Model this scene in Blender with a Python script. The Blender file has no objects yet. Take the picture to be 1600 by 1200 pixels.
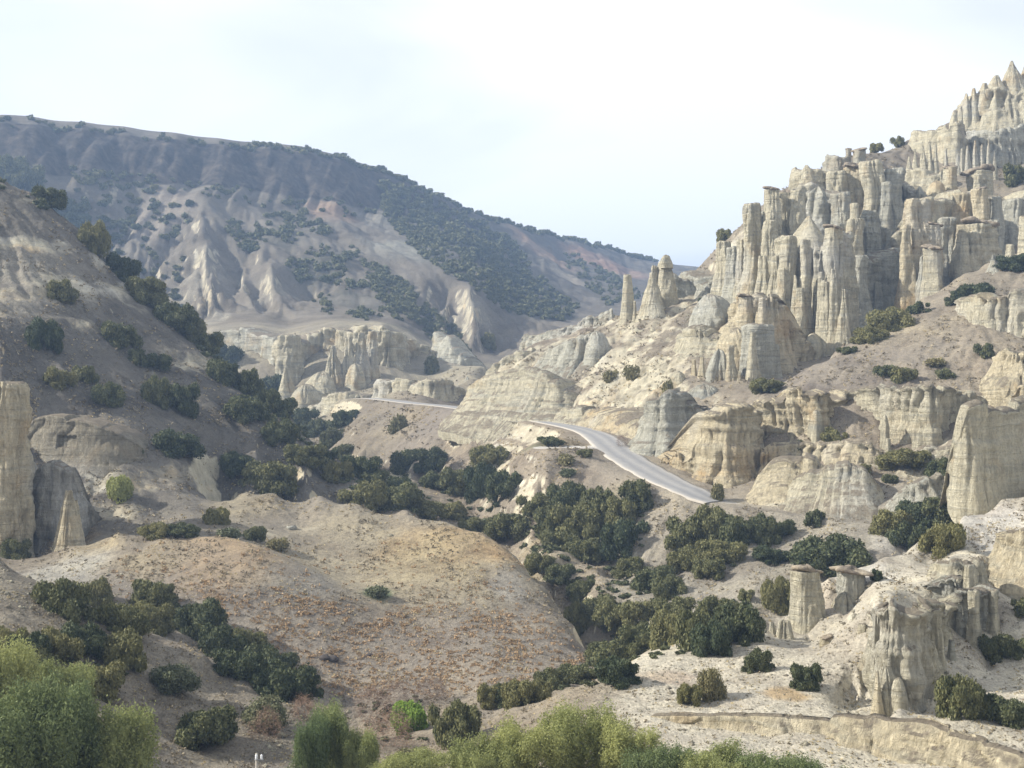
import bpy, bmesh, math, random
import numpy as np
from mathutils import Vector, Matrix, noise as mnoise

random.seed(7); RNG = np.random.default_rng(11)
SC = bpy.context.scene
COL = SC.collection
F = 2198.0            # focal length of the photograph in its own 1600-wide pixels
R = math.radians

# ---------------------------------------------------------------- camera
cam = bpy.data.cameras.new('camera'); cam_o = bpy.data.objects.new('camera', cam); COL.objects.link(cam_o)
cam.sensor_width = 36.0; cam.lens = 36.0 * F / 1600.0
cam.clip_start = 0.5; cam.clip_end = 9000
cam_o.location = (0, 0, 0); cam_o.rotation_euler = (R(90), 0, 0)
SC.camera = cam_o

# ---------------------------------------------------------------- sky and sun
SUN_DIR = Vector((-0.83, -0.05, 0.56)).normalized()      # towards the sun
sun_el = math.asin(SUN_DIR.z); sun_az = math.atan2(SUN_DIR.x, SUN_DIR.y)
world = bpy.data.worlds.new('World'); SC.world = world; world.use_nodes = True
wn = world.node_tree; wn.nodes.clear(); wl = wn.links
def N(nt, t, **kw):
    n = nt.nodes.new(t)
    for k, v in kw.items():
        if k in n.inputs.keys() and not hasattr(n, k): n.inputs[k].default_value = v
        else: setattr(n, k, v)
    return n
sky = N(wn, 'ShaderNodeTexSky'); sky.sky_type = 'NISHITA'; sky.sun_disc = False
sky.sun_elevation = sun_el; sky.sun_rotation = sun_az; sky.altitude = 400
sky.air_density = 1.0; sky.dust_density = 1.6; sky.ozone_density = 1.2
tc = N(wn, 'ShaderNodeTexCoord')
mp = N(wn, 'ShaderNodeMapping'); mp.inputs['Scale'].default_value = (1.0, 1.0, 3.2); mp.inputs['Rotation'].default_value = (0.1, 0.25, 0.5)
nz = N(wn, 'ShaderNodeTexNoise'); nz.inputs['Scale'].default_value = 1.7; nz.inputs['Detail'].default_value = 5; nz.inputs['Roughness'].default_value = 0.45; nz.inputs['Distortion'].default_value = 0.4
rmp = N(wn, 'ShaderNodeValToRGB'); rmp.color_ramp.elements[0].position = 0.36; rmp.color_ramp.elements[1].position = 0.60
rmp.color_ramp.elements[0].color = (0.40,)*3 + (1,); rmp.color_ramp.elements[1].color = (0.95,)*3 + (1,)
mix = N(wn, 'ShaderNodeMix', data_type='RGBA')
mix.inputs[7].default_value = (11.2, 11.35, 11.6, 1)     # thin high cloud veil
bg = N(wn, 'ShaderNodeBackground'); bg.inputs['Strength'].default_value = 0.075
wo = N(wn, 'ShaderNodeOutputWorld')
wl.new(tc.outputs['Generated'], mp.inputs['Vector']); wl.new(mp.outputs[0], nz.inputs['Vector']); wl.new(nz.outputs['Fac'], rmp.inputs['Fac'])
wl.new(rmp.outputs['Color'], mix.inputs[0]); wl.new(sky.outputs[0], mix.inputs[6]); wl.new(mix.outputs[2], bg.inputs['Color']); wl.new(bg.outputs[0], wo.inputs['Surface'])
sun = bpy.data.lights.new('sun', 'SUN'); sun.energy = 5.0; sun.angle = R(0.55); sun.color = (1.0, 0.95, 0.86)
sun_o = bpy.data.objects.new('sun', sun); COL.objects.link(sun_o)
sun_o.rotation_euler = SUN_DIR.to_track_quat('Z', 'Y').to_euler()
SC.view_settings.view_transform = 'Standard'; SC.view_settings.look = 'None'
SC.view_settings.gamma = 1; SC.view_settings.use_curve_mapping = False
SC.view_settings.exposure = 0.66
SC.cycles.max_bounces = 6; SC.cycles.diffuse_bounces = 2; SC.cycles.glossy_bounces = 1
SC.cycles.transmission_bounces = 2; SC.cycles.volume_bounces = 0; SC.cycles.transparent_max_bounces = 6
SC.cycles.caustics_reflective = False; SC.cycles.caustics_refractive = False

# ---------------------------------------------------------------- noise in numpy
def _hash(ix, iy, iz, seed):
    h = (ix.astype(np.uint32)*np.uint32(374761393) + iy.astype(np.uint32)*np.uint32(668265263) + iz.astype(np.uint32)*np.uint32(2147483647 % 4294967295) + np.uint32((seed*974634777) & 0xffffffff))
    h = (h ^ (h >> np.uint32(13))) * np.uint32(1274126177)
    h = (h ^ (h >> np.uint32(16))) * np.uint32(2246822519)
    return ((h ^ (h >> np.uint32(15))) & np.uint32(0xffffff)).astype(np.float32) / 16777215.0
def vn3(x, y, z, seed=0):
    x, y, z = np.broadcast_arrays(np.asarray(x, float), np.asarray(y, float), np.asarray(z, float))
    fx, fy, fz = np.floor(x), np.floor(y), np.floor(z)
    tx, ty, tz = x-fx, y-fy, z-fz
    tx = tx*tx*tx*(tx*(tx*6-15)+10); ty = ty*ty*ty*(ty*(ty*6-15)+10); tz = tz*tz*(3-2*tz)
    ix, iy, iz = fx.astype(np.int64), fy.astype(np.int64), fz.astype(np.int64)
    r = 0
    for a in (0, 1):
        wx = tx if a else 1-tx
        for b in (0, 1):
            wy = ty if b else 1-ty
            for c in (0, 1):
                wz = tz if c else 1-tz
                r = r + wx*wy*wz*_hash(ix+a, iy+b, iz+c, seed)
    return r*2-1
def vn2(x, y, seed=0):
    x, y = np.broadcast_arrays(np.asarray(x, float), np.asarray(y, float))
    fx, fy = np.floor(x), np.floor(y); tx, ty = x-fx, y-fy
    tx = tx*tx*tx*(tx*(tx*6-15)+10); ty = ty*ty*ty*(ty*(ty*6-15)+10)
    ix, iy = fx.astype(np.int64), fy.astype(np.int64); iz = np.zeros_like(ix)
    h00 = _hash(ix, iy, iz, seed); h10 = _hash(ix+1, iy, iz, seed); h01 = _hash(ix, iy+1, iz, seed); h11 = _hash(ix+1, iy+1, iz, seed)
    return ((h00*(1-tx)+h10*tx)*(1-ty) + (h01*(1-tx)+h11*tx)*ty)*2-1
def fbm2(x, y, octv=4, seed=0, gain=0.5):
    r, a, n = 0, 1.0, 0
    for o in range(octv):
        c, s = math.cos(o*1.3), math.sin(o*1.3)
        r = r + a*vn2((x*c-y*s)*2**o+o*17.3, (x*s+y*c)*2**o-o*9.1, seed+o); n += a; a *= gain
    return r/n
def fbm3(x, y, z, octv=3, seed=0, gain=0.5):
    r, a, n = 0, 1.0, 0
    for o in range(octv):
        r = r + a*vn3(x*2**o+o*7.7, y*2**o-o*3.1, z*2**o+o*5.3, seed+o); n += a; a *= gain
    return r/n
def sstep(a, b, x):
    t = np.clip((x-a)/(b-a), 0, 1); return t*t*(3-2*t)
# ---------------------------------------------------------------- the lie of the land
# survey points: bearing and elevation as read in the photograph (px, py) with an estimated distance Y in metres
CP = []
def P(*pts): CP.extend(pts)
def ridge(pts, dY, dz, dpx=0):
    """a crest line and the hidden fall of ground behind it"""
    for p in pts:
        CP.append(p)
        z = (600-p[1])/F*p[2]; Y2 = p[2]+dY
        CP.append((p[0]+dpx, 600-(z-dz)/Y2*F, Y2))
def W(x, y, z): CP.append((800+x/y*F, 600-z/y*F, y))
# around and below the camera
for x in (-8, 0, 8): W(x, 8, -2.2)
for x in (-20, 0, 20): W(x, 30, -11)
for x in (-36, -12, 12, 36): W(x, 62, -25)
# foreground left spur
ridge([(-300,800,160),(-120,840,155),(0,868,150),(60,900,148),(130,930,147),(200,958,146),(300,1002,144),(400,1052,142),(480,1092,140),(560,1150,137)], 14, 5)
P((-300,1000,122),(0,1000,122),(120,1030,124),(250,1090,126),(330,1120,127),(450,1130,130),(330,1195,114),(100,1195,104),(0,1195,100),(450,1195,118),(-300,1195,100),(560,1200,120))
# stream gully in front
P((620,1150,140),(640,1195,122),(760,1120,142),(740,1180,122),(900,1190,104),(620,1230,100),(900,1260,92),(1200,1260,92))
# right foreground slope
P((640,1165,132),(720,1125,134),(800,1105,135),(880,1075,137),(940,1050,141),(1000,1025,146),(1050,1012,150),(1120,990,153),(1180,965,157),(1225,985,157),(1258,992,155))
P((1020,1113,122),(1100,1112,121),(1200,1112,119),(1300,1116,118),(1400,1126,116),(1500,1142,113),(1600,1168,110),(1800,1200,105))
P((1000,1150,114),(1200,1165,111),(1400,1180,109),(1600,1215,104),(1020,1118,119),(1300,1124,116))
P((1050,1090,128),(1200,1060,133),(1100,1040,140),(1300,1040,135),(1200,1000,148),(1290,1000,146),(1320,1060,132),(1400,1100,121),(1500,1110,118),(1600,1120,118),(1520,1075,130),(1600,1060,132),(1600,1000,146),(1700,1000,140))
ridge([(1200,962,160),(1240,950,162),(1268,925,164),(1290,898,165),(1330,888,168),(1380,868,170),(1440,835,178),(1500,800,186),(1560,778,190),(1640,745,196),(1800,700,200)], 22, 8)
P((1320,955,158),(1400,915,160),(1460,890,168),(1540,870,172),(1600,860,172),(1360,935,143),(1400,932,143),(1450,925,149),(1330,945,150),(1340,1098,130),(1385,1124,124),(1450,1114,128),(1560,1040,141),(1480,866,160),(1540,868,163),(1300,985,149))
# front mound (with orange crest)
ridge([(-200,880,210),(40,872,204),(110,852,203),(180,838,202),(250,838,200),(330,842,198),(400,853,195),(450,875,192),(500,903,189),(545,928,187)], 8, 2.5)
P((100,900,188),(200,890,188),(300,900,184),(300,950,175),(400,960,176),(460,930,182),(420,1010,168),(520,1000,172),(500,1060,165),(600,1000,176),(560,950,184),(640,1070,163),(600,1092,158),(700,1085,160),(820,1060,163),(760,1000,174),(700,960,182),(880,1040,169),(900,1075,150))
P((590,925,191),(560,925,194),(520,890,205),(470,850,216),(430,820,224),(400,800,230))
# second mound (long ridge with orange top)
ridge([(350,782,238),(430,775,240),(500,783,238),(560,795,235),(640,808,229),(700,818,225),(760,837,218),(800,866,211),(850,922,200),(895,982,192),(940,1042,180)], 16, 9)
P((520,830,224),(620,850,216),(700,860,210),(760,890,204),(640,900,200),(720,930,192),(800,960,189),(850,1000,180),(470,820,230))
P((840,960,194),(870,1010,180))
# gully with the thicket
P((640,742,320),(690,765,300),(740,790,282),(800,812,262),(860,832,250),(905,872,232),(955,905,220),(1000,935,208),(1010,965,200),(985,1000,188),(950,1035,172),(900,1062,158),(820,1095,148))
# small pale mounds right of the gully
ridge([(835,845,236),(880,858,232),(930,880,226),(970,905,220)], 8, 2)
P((860,890,222),(930,925,212),(985,950,204))
P((1060,905,212),(1120,895,212),(1180,872,214),(1240,855,216),(1100,930,204),(1180,925,200),(1230,900,205),(1300,850,212),(1330,835,215),(1400,830,214),(1370,880,200))
P((1210,850,222),(1280,810,230),(1340,805,228),(1240,830,226))
P((1050,860,228),(1000,820,238),(1100,820,234),(980,860,232),(1180,810,234),(1040,900,220))
# slope under the road
P((560,640,445),(600,655,420),(560,700,385),(620,700,380),(700,650,405),(700,700,360),(640,730,345),(760,700,335),(820,680,338),(760,740,310),(700,735,335),(860,668,345),(870,685,310))
P((800,712,278),(840,702,273),(880,700,272),(930,706,271),(970,722,266),(1020,748,254),(840,740,262),(800,760,268),(900,750,260),(950,775,250),(1000,790,243),(880,790,250),(1060,780,240),(1120,795,238))
# road line
ROAD = [(545,624,520),(575,622,480),(610,625,455),(650,630,428),(690,633.5,408),(740,640,388),(800,649,365),(850,658,345),(895,667,326),(925,676,308),(945,688,291),(962,703,281),(990,722,270),(1020,739,260),(1055,757,250),(1095,771,243),(1140,780,239),(1200,788,235),(1290,799,230),(1370,806,226)]
P(*ROAD)
P((1100,760,252),(1000,705,290),(900,661,335),(960,678,305))
# left hill
ridge([(-250,120,360),(-100,210,350),(0,272,340),(60,302,338),(120,350,336),(165,405,334),(215,455,330),(265,495,328),(330,552,324),(400,602,320),(460,655,312),(520,705,302),(570,742,292),(620,778,280)], 50, 34, 25)
P((0,440,285),(100,470,290),(180,530,288),(-200,440,270),(0,560,250),(100,600,255),(250,600,280),(330,650,275),(200,660,252),(300,700,256),(400,710,265),(480,740,262),(560,770,262),(640,800,252),(100,690,247),(200,730,236),(300,760,240),(380,765,246),(160,790,226),(250,800,226),(300,815,216),(360,830,212),(60,800,218),(90,850,210),(0,840,212),(-200,800,220),(-200,640,238),(0,690,241))
# behind the left hill: valley floor
W(-90,430,-16); W(-60,470,-18); W(-160,470,0); W(-30,520,-16); W(-10,450,-14); W(-130,560,-8); W(-200,560,10); W(-5,560,-12)
# bench of pale cliffs in the middle distance
P((330,512,620),(400,516,612),(470,522,604),(520,512,600),(600,506,600),(650,525,612),(690,545,620),(560,502,640),(450,512,650),(350,505,660))
P((400,604,560),(470,640,530),(520,618,530),(560,602,548),(620,594,550),(700,582,560),(480,605,552),(440,606,565),(360,580,580),(650,560,592))
P((600,608,500),(660,600,500),(715,600,490),(740,590,490),(720,585,530),(770,575,560))
# far mesa
RIM = [(-250,165,860),(-120,178,870),(0,188,890),(60,192,905),(130,199,920),(200,208,935),(280,215,950),(350,223,965),(420,229,985),(480,236,1005),(540,249,1030),(600,266,1060),(650,287,1090),(700,309,1130),(760,335,1180),(810,350,1230),(860,364,1290),(910,376,1350),(960,389,1420),(1020,408,1500),(1080,416,1600),(1200,430,1700),(1400,440,1800)]
for p in RIM:
    P(p); z = (600-p[1])/F*p[2]
    for k in (250, 700, 1800): P((p[0]*.9, 600-(z+2)/(p[2]+k)*F, p[2]+k))
P((0,262,868),(100,272,880),(200,285,900),(300,293,915),(400,300,935),(480,308,955),(560,320,980),(620,330,1010),(-200,250,840))
P((100,360,800),(200,360,835),(310,305,870),(316,350,815),(322,400,755),(328,450,705),(332,500,672),(265,350,838),(262,400,795),(268,450,745),(285,490,705),(375,400,790),(250,430,775),(200,450,750),(150,420,770),(405,385,800),(422,430,745),(440,470,700),(455,505,668),(375,450,750),(490,460,750),(400,480,705),(500,400,800),(540,350,880),(560,440,770),(600,500,690),(520,490,690),(620,390,850),(680,450,770),(690,480,770),(700,520,720),(690,400,860),(700,430,800),(728,450,755),(745,480,715),(760,500,720),(745,560,650),(700,550,660),(800,520,720),(760,540,680),(820,470,830),(900,500,840),(740,380,960),(700,345,1050),(860,440,980),(800,400,1060),(850,385,1180),(920,430,1150),(980,450,1100),(1000,430,1300),(940,480,960),(880,400,1230))
W(-20,610,8)
# rise behind the road dome, left part of the right-hand mountain
ridge([(725,618,375),(745,590,392),(770,570,402),(810,545,410),(850,530,415),(900,512,415),(950,495,412),(985,485,410),(1030,460,415),(1075,430,425),(1105,400,435),(1140,375,440),(1170,345,445)], 40, 14)
P((740,638,376),(800,640,362),(860,652,345),(780,600,380),(840,590,378),(900,560,378),(870,545,395),(960,530,378),(900,620,345),(960,610,335),(1000,660,308),(940,655,325),(1040,590,328),(1000,560,350),(1080,560,335),(1040,520,368),(1090,490,380),(1130,470,385),(1090,680,285),(1060,720,268),(1090,630,300),(1120,600,315),(1060,640,298))
# main cliff: foot, face and upper terraces
P((1160,520,360),(1210,590,318),(1230,560,338),(1290,552,345),(1340,530,352),(1400,490,368),(1460,455,376),(1540,410,385),(1620,360,398),(1170,480,372))
P((1290,548,358),(1340,526,376),(1380,498,388),(1420,470,386),(1470,440,386),(1250,545,352),(1300,520,372),(1540,405,394))
P((1175,350,405),(1240,370,400),(1290,375,400),(1340,400,405),(1200,330,410),(1270,300,400),(1330,290,410),(1400,330,415),(1400,280,430),(1360,262,425),(1250,285,420),(1460,320,405),(1530,300,408),(1600,300,410),(1460,280,430),(1430,400,400),(1420,250,450),(1540,290,425),(1600,280,430))
ridge([(1245,275,432),(1300,255,445),(1350,240,455),(1420,215,465),(1470,195,475),(1510,170,490),(1545,140,500),(1580,115,508),(1640,80,520),(1760,40,540)], 60, 6)
P((1460,240,458),(1540,240,462),(1600,235,465),(1540,185,485),(1600,180,488))
# terrace below the main cliff and the band of cliffs
ridge([(1215,598,292),(1260,570,298),(1320,535,308),(1390,492,322),(1440,462,332),(1500,425,342),(1560,395,350),(1640,355,360)], 14, 3)
P((1120,635,292),(1180,622,284),(1250,605,280),(1330,600,278),(1400,600,276),(1470,605,272),(1540,612,268),(1620,600,272),(1300,570,290),(1400,550,292),(1480,520,298),(1420,520,304),(1540,530,290),(1600,470,318),(1560,440,330),(1620,440,325))
P((1100,748,264),(1140,760,256),(1200,740,258),(1180,700,268),(1240,700,262),(1300,680,262),(1400,672,262),(1480,690,252),(1540,680,250),(1350,720,250),(1280,760,244),(1200,780,240),(1400,740,244),(1420,770,236),(1480,770,230),(1340,790,234),(1540,760,222),(1620,740,218),(1700,640,250))

for a in ((330,540,118),(430,700,112),(600,1000,110),(900,1500,110),(260,720,104),(420,1200,108),(900,2600,110),(300,2400,125),(180,560,-0)): 
    if a[2] > 0: W(a[0], a[1], a[2])
for a in ((-330,540,150),(-440,700,160),(-600,1000,168),(-1600,2600,168),(-2300,3800,168),(2300,3800,120)): W(*a)
_c = {}
for px, py, Y in CP: _c[(round(px), round(Y))] = ((px-800)/F, (600-py)/F, Y)
_c = np.array(list(_c.values()))
SU = 3.0          # horizontal stretch of the interpolation space
pts = np.stack([_c[:,0]*SU, np.log(_c[:,2])], 1); q = _c[:,1]
def kern(a, b): return np.sqrt(((a[:,None,:]-b[None,:,:])**2).sum(2)+1e-5)
A = kern(pts, pts); n_ = len(pts)
Pm = np.concatenate([np.ones((n_,1)), pts], 1)
M_ = np.zeros((n_+3, n_+3)); M_[:n_,:n_] = A - 0.0012*np.eye(n_); M_[:n_,n_:] = Pm; M_[n_:,:n_] = Pm.T
sol = np.linalg.solve(M_, np.concatenate([q, np.zeros(3)]))

def seg(a, b, n): return list(np.linspace(a, b, n, endpoint=False))
S_AX = np.array(seg(-0.62, -0.375, 40) + seg(-0.375, 0.375, 560) + list(np.linspace(0.375, 0.62, 41)))
def lseg(a, b, n): return list(np.exp(np.linspace(math.log(a), math.log(b), n, endpoint=False)))
Y_AX = np.array(lseg(8, 90, 40) + lseg(90, 250, 370) + lseg(250, 600, 300) + lseg(600, 1600, 170) + lseg(1600, 4200, 14) + [4200.0])
cs = np.linspace(-0.62, 0.62, 300); cl = np.linspace(math.log(8), math.log(4200), 620)
gs, gl = np.meshgrid(cs, cl); flat = np.stack([gs.ravel()*SU, gl.ravel()], 1)
out = np.empty(len(flat))
for i in range(0, len(flat), 20000):
    f_ = flat[i:i+20000]
    out[i:i+20000] = kern(f_, pts) @ sol[:n_] + sol[n_] + f_ @ sol[n_+1:]
qc = out.reshape(gs.shape)
def blur(a, k):
    for _ in range(k):
        p = np.pad(a, 1, mode='edge'); a = (p[:-2,1:-1]+p[2:,1:-1]+p[1:-1,:-2]+p[1:-1,2:]+4*p[1:-1,1:-1])/8
    return a
qc = blur(qc, 2)
def bilerp(G, a0, a1, b0, b1, a, b):
    """G[row b, col a] sampled at a, b"""
    u = np.clip((a-a0)/(a1-a0)*(G.shape[1]-1), 0, G.shape[1]-1.001); v = np.clip((b-b0)/(b1-b0)*(G.shape[0]-1), 0, G.shape[0]-1.001)
    i = u.astype(int); j = v.astype(int); fu = u-i; fv = v-j
    return (G[j,i]*(1-fu)+G[j,i+1]*fu)*(1-fv) + (G[j+1,i]*(1-fu)+G[j+1,i+1]*fu)*fv
SS, YY = np.meshgrid(S_AX, Y_AX)
Z = bilerp(qc, -0.62, 0.62, math.log(8), math.log(4200), SS, np.log(YY)) * YY
qb = blur(qc, 45); mnd0 = np.exp(-(((SS+0.10)/0.135)**2 + ((YY-195)/38)**2)**2)
Z = Z*(1-0.92*mnd0) + 0.92*mnd0*bilerp(qb, -0.62, 0.62, math.log(8), math.log(4200), SS, np.log(YY))*YY
X = SS*YY
# bring the smoothed mounds back up to their surveyed crests
CR = []
for line in ([(60,871,204),(110,852,203),(180,838,202),(250,836,200),(330,840,198),(400,851,195),(450,873,192),(500,902,189),(545,928,187)],
             [(390,778,239),(430,774,240),(500,781,238),(560,793,235),(640,808,229),(700,818,225),(735,828,221),(765,840,217),(800,866,211),(850,922,200),(895,982,192),(940,1042,180)]):
    for a, b in zip(line[:-1], line[1:]):
        for t in np.arange(0, 1, 0.2): CR.append([a[k]*(1-t)+b[k]*t for k in range(3)])
CR = np.array(CR); cx_ = (CR[:,0]-800)/F*CR[:,2]; cy_ = CR[:,2]; cz_ = (600-CR[:,1])/F*CR[:,2]
def zat(x, y):
    i = np.clip(np.searchsorted(S_AX, x/y), 1, len(S_AX)-1); j = np.clip(np.searchsorted(Y_AX, y), 1, len(Y_AX)-1); return Z[j, i]
for it in range(3):
    res_ = cz_-np.array([zat(a, b) for a, b in zip(cx_, cy_)])
    mk = (YY > 150) & (YY < 280) & (SS > -0.36) & (SS < 0.10); xm, ym = X[mk], YY[mk]; num = np.zeros(len(xm)); den = np.zeros(len(xm)); mxw = np.zeros(len(xm))
    for a, b, r_ in zip(cx_, cy_, res_):
        w_ = np.exp(-((xm-a)**2+(ym-b)**2)/(2*6.5**2)); num += w_*r_; den += w_; mxw = np.maximum(mxw, w_)
    Z[mk] += num/(den+1e-6)*mxw

def grad(Z):
    dzs = np.gradient(Z, S_AX, axis=1); dzy = np.gradient(Z, Y_AX, axis=0)
    gx = dzs/YY; gy = dzy - SS/YY*dzs
    return gx, gy
def erosion(x, y, gx, gy, wl, seed):
    """branching rills that run down the slope given by gx, gy; returns -1..1"""
    u, v = x/wl, y/wl
    iu, iv = np.floor(u), np.floor(v); gl_ = np.sqrt(gx*gx+gy*gy)+1e-6
    sx, sy = -gy/gl_, gx/gl_
    acc = np.zeros_like(x); wsum = np.zeros_like(x)
    for a in (-1, 0, 1):
        for b in (-1, 0, 1):
            cx, cy = (iu+a), (iv+b)
            ci, cj = cx.astype(np.int64), cy.astype(np.int64); z0 = np.zeros_like(ci)
            hx = _hash(ci, cj, z0, seed); hy = _hash(ci, cj, z0, seed+5)
            dx = u-(cx+hx*0.8+0.1); dy = v-(cy+hy*0.8+0.1)
            w = np.exp(-(dx*dx+dy*dy)*2.4)
            acc += w*np.cos((dx*sx+dy*sy)*2*math.pi*1.05+hx*1.5); wsum += w
    return acc/(wsum+1e-6)

near = 1-sstep(520, 620, YY); far = 1-near
gx, gy = grad(blur(Z, 4)); slope = np.sqrt(gx*gx+gy*gy)
st = sstep(0.12, 0.75, slope)
H = np.zeros_like(Z)
mound = np.exp(-(((SS+0.09)/0.13)**2 + ((YY-190)/34)**2)**2)      # the two smooth grass mounds keep a smooth skin
calm = 1-0.75*mound
pxx = SS*F+800
flank = sstep(715, 760, pxx)*(1-sstep(1215, 1260, pxx))*sstep(285, 300, YY)*(1-sstep(405, 430, YY))
talus = sstep(1150, 1200, pxx)*sstep(232, 240, YY)*(1-sstep(252, 262, YY))
calm = calm*(1+1.5*flank+0.8*talus)
for wl_, amp, sd in ((15, 1.5, 1), (6.5, 0.85, 2), (3.0, 0.38, 3), (1.5, 0.14, 4)):
    e = erosion(X, YY, gx, gy, wl_, sd)
    H += near*calm*amp*st*(1-np.abs(e))*-1.0*sstep(60, 130, YY)*(0.55+0.6*np.clip(fbm2(X/40, YY/40, 2, sd+60)+0.4, 0, 1))
    if wl_ >= 6:
        gx2, gy2 = grad(Z+H); gx = 0.5*gx+0.5*gx2; gy = 0.5*gy+0.5*gy2
g0x, g0y = grad(blur(Z, 6))
rimz = np.interp(SS[0], [(p[0]-800)/F for p in RIM], [(600-p[1])/F*p[2] for p in RIM])
below = rimz[None, :]-Z
basalt = (1-sstep(44, 58, below))*sstep(700, 760, YY)*(1-0.6*sstep(1000, 1200, YY))
for wl_, amp, sd in ((85, 10.0, 11), (38, 6.0, 12), (17, 4.0, 13), (8, 2.2, 14)):
    e = erosion(X, YY, g0x, g0y, wl_, sd)
    H += far*amp*st*(1-np.abs(e))*-1.0*(1-0.93*basalt)*sstep(640, 700, YY)
H += far*3.0*fbm2(X/20, YY/20, 5, 33, 0.6)*st*(1-0.85*basalt)*sstep(-4, 10, below) + far*basalt*3.6*fbm2(X/5.0, Z/30, 3, 35)*sstep(1, 9, below) + far*(1-basalt)*st*(1.6*np.abs(fbm2(X/9, YY/16, 4, 37, 0.65))-0.4)
H += near*0.45*(1-0.8*mound)*fbm2(X/9, YY/9, 4, 31)*sstep(70, 120, YY) + near*0.14*fbm2(X/1.6, YY/1.6, 3, 32)*sstep(70, 120, YY)
# keep crest lines from sinking: lift by the mean rill depth
H += near*calm*st*0.75*sstep(60, 130, YY) + far*st*6.5*(1-0.93*basalt)*sstep(640, 700, YY)

zb_ = Z+H
H += near*sstep(0.3, 0.7, slope)*(1-mound)*(0.55+0.5*flank)*(vn2(zb_*0.55+0.8*fbm2(X/25, YY/25, 2, 8), 0*X+2.2, 301)*0.6+vn2(zb_*1.6, 0*X+5.2, 302)*0.3)
# road bench
road_w = []
for px, py, Y in ROAD: road_w.append(((px-800)/F*Y, Y, (600-py)/F*Y))
def catmull(p, n):
    p = [tuple(2*np.array(p[0])-np.array(p[1]))]+list(p)+[tuple(2*np.array(p[-1])-np.array(p[-2]))]; o = []
    for i in range(1, len(p)-2):
        a, b, c, d = (np.array(p[i+k]) for k in (-1, 0, 1, 2))
        for t in np.linspace(0, 1, n, endpoint=False):
            o.append(.5*((2*b)+(c-a)*t+(2*a-5*b+4*c-d)*t*t+(3*b-a-3*c+d)*t**3))
    o.append(np.array(p[-2])); return np.array(o)
RC = catmull(road_w, 12)
for _ in range(6):   # even grade
    RC[1:-1] = (RC[:-2]+RC[2:]+2*RC[1:-1])/4
RC[:, 2] -= 0.8*(1-sstep(239, 247, RC[:, 1]))
Zt = Z+H
mask = (YY > 215) & (YY < 540) & (SS > -0.16) & (SS < 0.30)
jj, ii = np.nonzero(mask)
pxy = np.stack([X[jj, ii], YY[jj, ii]], 1)
dmin = np.full(len(pxy), 1e9); zr = np.zeros(len(pxy))
for i in range(0, len(RC)-1):
    a, b = RC[i], RC[i+1]; ab = (b-a)[:2]; L2 = (ab**2).sum()+1e-9
    t = np.clip(((pxy-a[:2])@ab)/L2, 0, 1); d = np.hypot(pxy[:,0]-a[0]-t*ab[0], pxy[:,1]-a[1]-t*ab[1])
    m = d < dmin; dmin[m] = d[m]; zr[m] = (a[2]+t*(b[2]-a[2]))[m]
tight = (1-sstep(239, 250, pxy[:, 1])); w = 1-sstep(4.2-1.9*tight, 9.5-4.5*tight, dmin)
Zt[jj, ii] = Zt[jj, ii]*(1-w) + (zr-0.12)*w
ROADD = np.full(Zt.shape, 99.0); ROADD[jj, ii] = dmin
# gravel lay-by beside the bend
lx, ly, lz = (895-800)/F*276, 276, (600-699)/F*276
LAY = [((858-800)/F*278, 278), ((880-800)/F*279, 279), ((905-800)/F*280, 280), ((935-800)/F*282, 282)]
dl = np.min([np.hypot(X-a, (YY-b)*0.8) for a, b in LAY], 0)
w = 1-sstep(2.6, 5.5, dl); w = w*(ROADD > 0.1)
zl = -12.6+0.0*X
Zt = Zt*(1-w*sstep(2.5, 5, ROADD)) + zl*w*sstep(2.5, 5, ROADD)
Qt = Zt/YY
LY = np.log(Y_AX)
def ground(x, y):
    s = np.asarray(x)/np.asarray(y); u = np.interp(s, S_AX, np.arange(len(S_AX))); v = np.interp(np.log(y), LY, np.arange(len(Y_AX)))
    i = np.clip(u.astype(int), 0, len(S_AX)-2); j = np.clip(v.astype(int), 0, len(Y_AX)-2); fu = u-i; fv = v-j
    return (Zt[j,i]*(1-fu)+Zt[j,i+1]*fu)*(1-fv) + (Zt[j+1,i]*(1-fu)+Zt[j+1,i+1]*fu)*fv
QMAX = np.maximum.accumulate(Qt[40:], axis=0)
def hit(px, py, lo=90.0, hi=4000.0):
    """the point of the ground seen at this bearing; None where it is sky"""
    s = (px-800)/F; qq = (600-py)/F
    i = int(np.clip(np.interp(s, S_AX, np.arange(len(S_AX))), 0, len(S_AX)-2))
    col = Qt[:, i]; j0 = int(np.searchsorted(Y_AX, lo))
    k = np.nonzero(col[j0:] >= qq)[0]
    if len(k) == 0: return None
    j = k[0]+j0; Y = Y_AX[j]
    if j > 0 and col[j-1] < qq: t = (qq-col[j-1])/(col[j]-col[j-1]+1e-12); Y = Y_AX[j-1]+t*(Y_AX[j]-Y_AX[j-1])
    if Y > hi: return None
    return Vector((s*Y, Y, float(ground(s*Y, Y))))
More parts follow.
